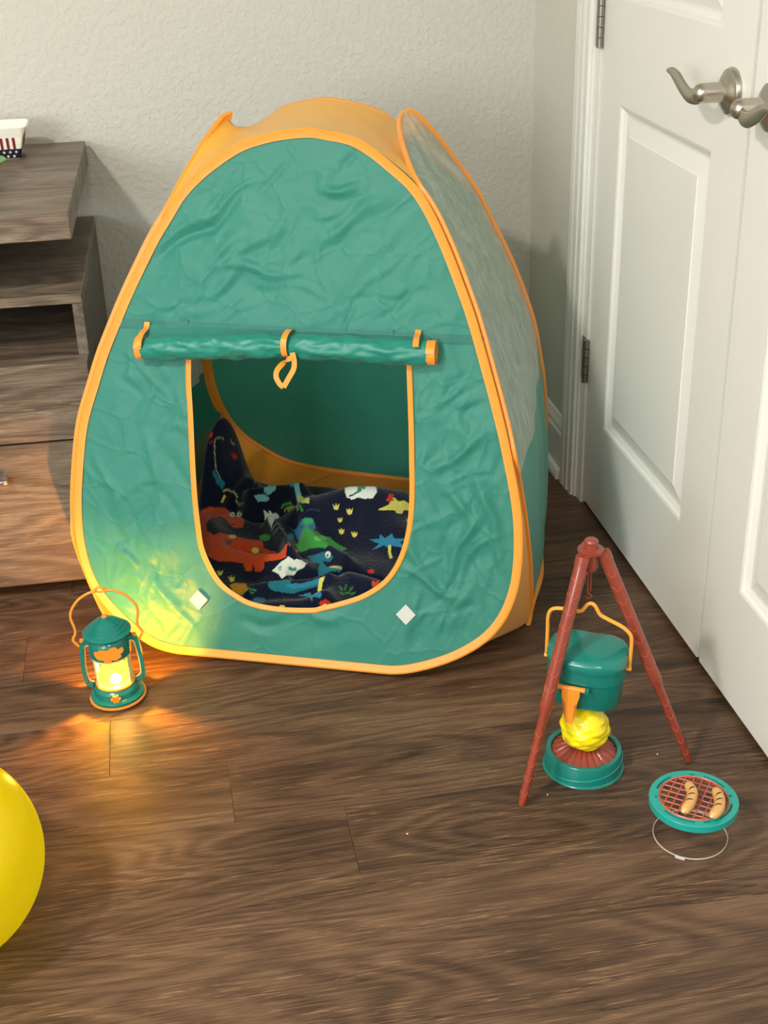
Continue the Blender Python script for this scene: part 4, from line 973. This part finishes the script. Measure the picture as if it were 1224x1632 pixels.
ln.rotation_euler = (0, math.radians(-1.8), math.radians(-2)); ln.location.z = .0016

# ------------------------------------------------------------------ tripod, pot, fire
HX, HY, HZ = -.273, -1.294, .372
tp = thing('toy_tripod', 'red-brown toy campfire tripod with log-textured legs standing over the fire', 'tripod', (HX, HY, .0003))
T0 = V((HX, HY, 0))
def tl(n, bm, mat, par=None): return obj(n, bm, mat, par or tp)
bm = bmesh.new(); lathe(bm, [(0, -.036), (.0090, -.036), (.0105, -.032), (.0105, -.010), (.0175, -.008), (.0185, -.006), (.0185, -.003), (.0105, -.0015), (.0098, .006), (.0102, .009), (.0085, .0115), (0, .012)], 32, (0, 0, HZ)); hub = tl('hub', bm, m_bplas)
feet = [V(at_z(831, 1284, .004)), V(at_z(1098, 1213, .004)), V(at_z(878, 1092, .004))]
m_bpl2 = plastic('red_brown_relief', rgb(172, 84, 62), .35)
for f3 in feet:
    d = (f3-T0); hd_ = V((d.x, d.y, 0)).normalized(); top = V((hd_.x*.019, hd_.y*.019, HZ-.012)); ft_ = V((d.x, d.y, .0045)); ax_ = ft_-top; L_ = ax_.length; ax_.normalize()
    bm = bmesh.new(); P = [top+ax_*L_*k for k in (0, .02, .25, .55, .585, .60, .62, .80, .985, 1)]; s_ = [.80, 1, 1, .98, 1.06, .9, .72, .68, .64, .5]
    tube(bm, P, .0092, 20, scale=s_); lg = tl('leg', bm, m_bplas)
    # raised chevron log marks
    side_ = ax_.cross(V((0, 0, 1))).normalized(); frn = side_.cross(ax_).normalized()
    if frn.z < 0: frn = -frn
    tocam = V(CAMP)-(V((HX, HY, 0))+top); tocam = (tocam-ax_*tocam.dot(ax_)).normalized()
    sd_ = ax_.cross(tocam).normalized(); bm = bmesh.new()
    for i in range(15):
        k = .07+i*.062; Rr = .0092*(1.0 if k < .56 else .70)
        if .54 < k < .63: continue
        for turn in (0, 2*PI/3, 4*PI/3):
            P = []
            for j in range(9):
                a_ = turn+(-.75+1.5*j/8); z_ = .0075*(1-((j-4)/4)**2)
                P.append(top+ax_*(L_*k+z_)+(tocam*math.cos(a_)+sd_*math.sin(a_))*(Rr+.0001))
            tube(bm, P, .00055, 5)
    rm = tl('log_relief', bm, m_bpl2, lg); rm['kind'] = 'stuff'
    # clamp collar
    bm = bmesh.new(); tube(bm, [top-ax_*.004, top+ax_*.010], .0100, 16)
    c_ = V((hd_.x*.0165, hd_.y*.0165, HZ-.010)); sv = V((-hd_.y, hd_.x, 0)); tube(bm, [c_-sv*.009, c_+sv*.009], .0036, 12)
    tl('leg_clamp', bm, m_bplas, hub)
bm = bmesh.new(); hk = [(.0, 0, HZ-.034), (.0, 0, .306), (.001, 0, .298), (.004, -.001, .2925), (.002, 0, .2885), (-.003, .0, .2895), (-.004, 0, .294)]
tube(bm, smooth_path([(x-.0022, y, z) for x, y, z in hk[:3]]+[(x, y, z) for x, y, z in hk[3:]], 5), .0013, 8); tube(bm, [(.0022, 0, HZ-.034), (.0022, 0, .300)], .0013, 8)
tl('hook', bm, m_bplas, hub)

# pot
pot = thing('toy_cooking_pot', 'teal oval toy cooking pot with lid and amber wire handle, hanging from the tripod', 'pot', (HX+.003, HY, .126), math.radians(-28))
pot.rotation_euler = (math.radians(6), math.radians(1.5), math.radians(-28))
def kid(hx, hy, z, n=56, e=2.6, dent=.0):
    o = []
    for i in range(n):
        a_ = 2*PI*i/n; c_, s_ = math.cos(a_), math.sin(a_)
        x = hx*abs(c_)**(2/e)*(1 if c_ > 0 else -1); y = hy*abs(s_)**(2/e)*(1 if s_ > 0 else -1)
        y -= dent*math.exp(-(x/(hx*.45))**2)*(1 if s_ > 0 else .0)
        o.append((x, y, z))
    return o
bm = bmesh.new(); loft(bm, [kid(.046, .027, -.005, dent=.003), kid(.0505, .031, -.003, dent=.004), kid(.0525, .033, .002, dent=.004), kid(.0545, .035, .045, dent=.005), kid(.0560, .0365, .0465, dent=.005), kid(.0560, .0365, .049, dent=.005)], True, True)
obj('pot_body', bm, m_tplas, pot)
bm = bmesh.new(); loft(bm, [kid(.0575, .0380, .0492, dent=.005), kid(.0575, .0380, .068, dent=.005), kid(.0580, .0385, .0685, dent=.005), kid(.0590, .0395, .075, dent=.005), kid(.0585, .0390, .0815, dent=.005), kid(.0560, .0365, .0865, dent=.005), kid(.050, .031, .0895, dent=.003), kid(.035, .018, .0915), kid(.018, .008, .0918)], True, True)
lid = obj('pot_lid', bm, m_tplas, pot)
bm = bmesh.new(); W4 = Matrix.Identity(4)
hpx = [(.0605, .060), (.0605, .075), (.0605, .108), (.0575, .122), (.046, .133), (.026, .142), (.014, .148), (.009, .156), (.005, .163), (0, .1655), (-.005, .163), (-.009, .156), (-.013, .150), (-.022, .148), (-.045, .148), (-.0565, .143), (-.0605, .130), (-.0605, .108), (-.0605, .075), (-.0605, .060)]
tube(bm, smooth_path([(x, 0, z) for x, z in hpx], 5), .0027, 10)
for sg in (-1, 1): tube(bm, [(sg*.0555, 0, .060), (sg*.0635, 0, .060)], .0034, 12)
o = obj('pot_handle', bm, m_hplas, pot); o['label'] = 'amber wire bail handle'
# folded latch
bm = bmesh.new(); tube(bm, [(-.034, -.0415, .0445), (.006, -.0415, .0445)], .0036, 14)
la_ = obj('latch_bar', bm, m_oplas, pot)
bm = bmesh.new(); pl_ = [(-.0270, .0445), (-.0270, .032), (-.024, .026), (-.020, .020), (-.0190, -.014), (-.0080, -.014), (-.0075, .017), (-.0070, .020), (-.0035, .022), (-.0030, .029), (-.001, .033), (-.001, .0445)]
A_ = [bm.verts.new((x, -.0450+(.0445-z)*-.08, z)) for x, z in pl_]; B_ = [bm.verts.new((x, -.0420+(.0445-z)*-.08, z)) for x, z in pl_]
bm.faces.new(A_); bm.faces.new(B_[::-1])
for i in range(len(pl_)): bm.faces.new((A_[i], A_[(i+1) % len(pl_)], B_[(i+1) % len(pl_)], B_[i]))
bmesh.ops.triangulate(bm, faces=[f for f in bm.faces if len(f.verts) > 4]); bmesh.ops.recalc_face_normals(bm, faces=bm.faces)
obj('latch_strip', bm, m_oplas, la_, smooth=False)['label'] = 'orange folding handle hanging down'
for x0 in (.0065, -.040): obj('latch_mount', boxes((x0, x0+.0055, -.0445, -.0375, .040, .048), bev=.0006, seg=1), m_tplas, pot, smooth=False)

for ch in pot.children_recursive:
    for vx in ch.data.vertices: vx.co.y *= 1.13

# fire base
fb = thing('toy_campfire', 'teal round toy campfire base with red-brown logs and yellow flame, under the pot', 'campfire', (-.271, -1.302, .0003))
lathe_b = lathe(bmesh.new(), [(.050, 0), (.0605, 0), (.0615, .0015), (.0605, .0035), (.0585, .0045), (.0565, .0320), (.0555, .0335), (.0500, .0335), (.0490, .0325), (.0490, .006), (.050, .0)], 72, cap=False); rg = obj('fire_ring', lathe_b, m_tplas, fb)
bm = bmesh.new(); P = []
for i in range(40): a_ = math.radians(200+150*i/39); k = i/39; P.append((.0578*math.cos(a_), .0578*math.sin(a_), .009+.016*(k**1.3)))
tube(bm, P, .0007, 6); obj('raised_line', bm, m_tplas2, rg)
bm = bmesh.new(); rings = []
for q, (r_, z_) in enumerate(((.0488, .026), (.0485, .029), (.044, .0305), (.034, .036), (.024, .0405), (.010, .042))):
    rings.append([bm.verts.new(((r_)*math.cos(2*PI*i/132), (r_)*math.sin(2*PI*i/132), z_+(.0026*(abs(math.sin(11*2*PI*i/132))**.5)-.0012)*(1 if 1 < q < 5 else .15))) for i in range(132)])
for A_, B_ in zip(rings, rings[1:]):
    for i in range(132): bm.faces.new((A_[i], A_[(i+1) % 132], B_[(i+1) % 132], B_[i]))
bm.faces.new(rings[-1]); bm.faces.new(rings[0][::-1]); bmesh.ops.recalc_face_normals(bm, faces=bm.faces); obj('log_disc', bm, m_bplas, fb)['label'] = 'ring of moulded red-brown logs'
bm = bmesh.new(); bmesh.ops.create_icosphere(bm, subdivisions=5, radius=1)
for vx in bm.verts:
    p = vx.co.copy(); a_ = math.atan2(p.y, p.x); z = p.z
    tw = a_*1+z*2.2
    lobes = .075*abs(math.sin(2.5*tw))**.8+.04*math.sin(3*a_-4*z+1)
    R_ = 1-.08+lobes*(1-z*z)**.5+.05*abs(math.sin(4*(a_*.5-z*2.6)+.6*math.sin(3*a_)))
    hz = z*.0345*(1.0+.05*math.sin(3*a_))+(0.006*max(0, z)**3)
    rad = (1-z*z)**.5*R_ if abs(z) < 1 else 0
    prf = .0365*(1.0-.06*z)
    vx.co = V((math.cos(a_)*rad*prf, math.sin(a_)*rad*prf, .0705+hz))
obj('flame', bm, m_flame, fb)['label'] = 'swirled glossy yellow plastic flame'

# ------------------------------------------------------------------ grill and sausages
gx, gy = -.1745, -1.487; GH = .064
gr = thing('toy_grill', 'round toy grill with teal rim and red-brown grate on a clear plastic drum', 'grill', (gx, gy, .0003))
def annulus(bm, ri, ro, z0, z1, gaps=(), n=144):
    pass
bm = bmesh.new(); n = 144; RR = [.0480, .0496, .0526, .0596]
slots = [(15, 52), (68, 76), (104, 146), (162, 168), (200, 250), (262, 275), (290, 335), (350, 356)]
def solid(ring, i):
    if ring < 0 or ring > 2: return False
    d_ = ((i % n)+.5)*360/n; return not (ring == 1 and any(a_ < d_ < b_ for a_, b_ in slots))
gv = {}
def gvert(k, i, z):
    i %= n
    if (k, i, z) not in gv: gv[(k, i, z)] = bm.verts.new((RR[k]*math.cos(2*PI*i/n), RR[k]*math.sin(2*PI*i/n), z))
    return gv[(k, i, z)]
zt_, zb_ = GH+.0042, GH+.0006
for k in range(3):
    for i in range(n):
        if not solid(k, i): continue
        for z in (zt_, zb_): bm.faces.new((gvert(k, i, z), gvert(k+1, i, z), gvert(k+1, i+1, z), gvert(k, i+1, z)))
        for (kk, ii), (p_, q_) in (((k-1, i), ((k, i), (k, i+1))), ((k+1, i), ((k+1, i), (k+1, i+1))), ((k, i-1), ((k, i), (k+1, i))), ((k, i+1), ((k, i+1), (k+1, i+1)))):
            if not solid(kk, ii) and kk != 3: bm.faces.new((gvert(*p_, zt_), gvert(*q_, zt_), gvert(*q_, zb_), gvert(*p_, zb_)))
lathe(bm, [(.0596, GH+.0042), (.0606, GH+.0034), (.0608, GH-.001), (.0608, GH-.006), (.0586, GH-.006), (.0586, GH), (.0596, GH+.0006)], n, cap=False)
bmesh.ops.remove_doubles(bm, verts=bm.verts, dist=2e-5); bmesh.ops.recalc_face_normals(bm, faces=bm.faces)
obj('rim', bm, m_tplas2, gr, auto=30)
gt = lathe(bmesh.new(), [(.0450, GH+.001), (.0474, GH+.001), (.0476, GH+.0045), (.0464, GH+.0058), (.0450, GH+.0045)], 72, cap=False)
for vx in (0,): pass
gr_o = obj('grate_ring', gt, m_rplas, gr)
for an in (52, -38):
    ca_, sa_ = math.cos(math.radians(an)), math.sin(math.radians(an))
    for i in range(-4, 5):
        d_ = (i+.0)*.0112
        if abs(d_) > .044: continue
        h_ = math.sqrt(.0455**2-d_*d_); bm = bmesh.new()
        tube(bm, [(-sa_*d_-ca_*h_, ca_*d_-sa_*h_, GH+.0033), (-sa_*d_+ca_*h_, ca_*d_+sa_*h_, GH+.0033)], .00105, 8); obj('grate_bar', bm, m_rplas, gr_o)
dr = lathe(bmesh.new(), [(.0505, .004), (.0515, .0035), (.0535, GH-.004), (.0527, GH-.004), (.0508, .0045), (.0497, .004)], 96, cap=False)
obj('clear_drum', dr, m_clear, gr)['label'] = 'clear plastic drum wall'
bm = bmesh.new(); lathe(bm, [(.0504, .0032), (.0516, .0032), (.0516, .0046), (.0504, .0046), (.0504, .0032)], 96, cap=False)
for deg in (233, 345, 110):
    a_ = math.radians(deg); P = [(.0516*math.cos(a_+q), .0516*math.sin(a_+q), .0018) for q in (-.13, -.06, 0, .06, .13)]; sweep(bm, P, rect(.0030, .0012), V((0, 0, 1)))
obj('drum_edge', bm, m_clearedge, gr)['label'] = 'bright lower edge with small feet'
m_saus, nt, bs, N, L = nmat('sausage_plastic'); bs.inputs['Base Color'].default_value = rgb(214, 165, 98); bs.inputs['Roughness'].default_value = .3; bs.inputs['Coat Weight'].default_value = .2
m_black = plastic('black_print', rgb(20, 16, 12), .4); m_nub = plastic('cream_nub', rgb(240, 225, 190), .3)
def sausage(ends, mid, label):
    z_ = GH+.0058+.0075
    P3 = [V(at_z(x, y, z_)) for x, y in (ends[0], mid[0], mid[1], ends[1])]; base = V((P3[1].x, P3[1].y, GH+.0052)); o_ = thing('toy_sausage', label, 'sausage', tuple(base), 0, 'toy sausages on the grill')
    P = smooth_path([p-base for p in P3], 9); n_ = len(P); sc = [max(.12, min(1, (1-abs(2*i/(n_-1)-1)**5.0)**.5)) for i in range(n_)]
    bm = bmesh.new(); tube(bm, P, .0078, 20, scale=sc); obj('sausage_body', bm, m_saus, o_)
    for q in (.30, .50, .70):
        i = int(q*(n_-1)); c_ = P[i]; t_ = (P[i+1]-P[i-1]).normalized(); s_ = t_.cross(V((0, 0, 1))).normalized(); bm = bmesh.new(); Q_ = []
        for j in range(11):
            a_ = -.5+1.35*j/10; Q_.append(c_+(V((0, 0, 1))*math.cos(a_)+s_*math.sin(a_))*.00785+t_*(.0025*(j/10-.5)*2))
        tube(bm, Q_, .0008, 6, scale=[.3+1.0*math.sin(PI*min(.97, max(.03, j/10))) for j in range(11)]); obj('grill_mark', bm, m_black, o_)
    bm = bmesh.new(); bmesh.ops.create_icosphere(bm, subdivisions=2, radius=.0021, matrix=Matrix.Translation(P[-1]+(P[-1]-P[-2]).normalized()*.0002+V((0, 0, .001)))); obj('end_nub', bm, m_nub, o_)
sausage([(1095.5, 1248), (1089, 1294)], [(1103.5, 1264), (1099, 1281)], 'bent tan toy sausage on the grill, the one nearer the campfire')
sausage([(1139.5, 1257), (1134, 1302)], [(1146.5, 1273), (1145, 1289)], 'bent tan toy sausage on the grill, the one nearer the door')

# ------------------------------------------------------------------ balloon
m_bal, nt, bs, N, L = nmat('yellow_latex'); out = nt.nodes['Material Output']
bs.inputs['Base Color'].default_value = rgb(232, 226, 30); bs.inputs['Roughness'].default_value = .2; bs.inputs['Specular IOR Level'].default_value = .5; bs.inputs['Coat Weight'].default_value = .15
tl_ = N('ShaderNodeBsdfTranslucent'); tl_.inputs[0].default_value = rgb(250, 240, 20); mx = N('ShaderNodeMixShader'); mx.inputs[0].default_value = .6; L(bs.outputs[0], mx.inputs[1]); L(tl_.outputs[0], mx.inputs[2]); 
tr_ = N('ShaderNodeBsdfTransparent'); tr_.inputs[0].default_value = (1, .93, .12, 1); m3 = N('ShaderNodeMixShader'); m3.inputs[0].default_value = .18; L(mx.outputs[0], m3.inputs[1]); L(tr_.outputs[0], m3.inputs[2]); L(m3.outputs[0], out.inputs[0])
bl = thing('balloon', 'glossy yellow balloon resting on the floor at the left edge of the picture', 'balloon', (-1.180, -1.485, .0))
BR = .1375; bm = bmesh.new(); prof = []
for i in range(41):
    a_ = PI*i/40; r_ = BR*math.sin(a_)*(1-.0*math.cos(a_)); z_ = -BR*math.cos(a_); prof.append((max(0, r_), z_))
prof[-1] = (.0, BR); prof = prof[:-2]+[(.012, BR*1.015), (.006, BR*1.06)]
lathe(bm, prof, 64, cap=False)
o = obj('balloon_skin', bm, m_bal, bl); o.matrix_local = Matrix.Translation((0, 0, BR+.0005)) @ Matrix.Rotation(math.radians(-80), 4, 'Y')
bm = bmesh.new(); lathe(bm, [(.006, BR*1.058), (.008, BR*1.075), (.005, BR*1.09), (.006, BR*1.11), (.013, BR*1.17), (.0125, BR*1.172), (.004, BR*1.10)], 24, cap=False)
k_ = obj('balloon_knot', bm, m_bal, bl); k_.matrix_local = o.matrix_local.copy()

# crumbs on the floor
m_crumb = plastic('pale_crumb', rgb(225, 215, 195), .7)
for x, y, lb_ in ((872.6, 1266.6, 'tiny pale crumb on the floor in front of the campfire base'), (649, 1329, 'tiny pale crumb on the floor left of the tripod foot'), (1048, 1202, 'tiny pale crumb on the floor between tripod foot and campfire')):
    bm = bmesh.new(); bmesh.ops.create_icosphere(bm, subdivisions=1, radius=.0013)
    for vx in bm.verts: vx.co *= random.uniform(.8, 1.3)
    o = obj('crumb', bm, m_crumb); P = at_z(x, y, .001); o.location = (P[0], P[1], .0011); tag(o, lb_, 'crumb', 'crumbs on the floor')
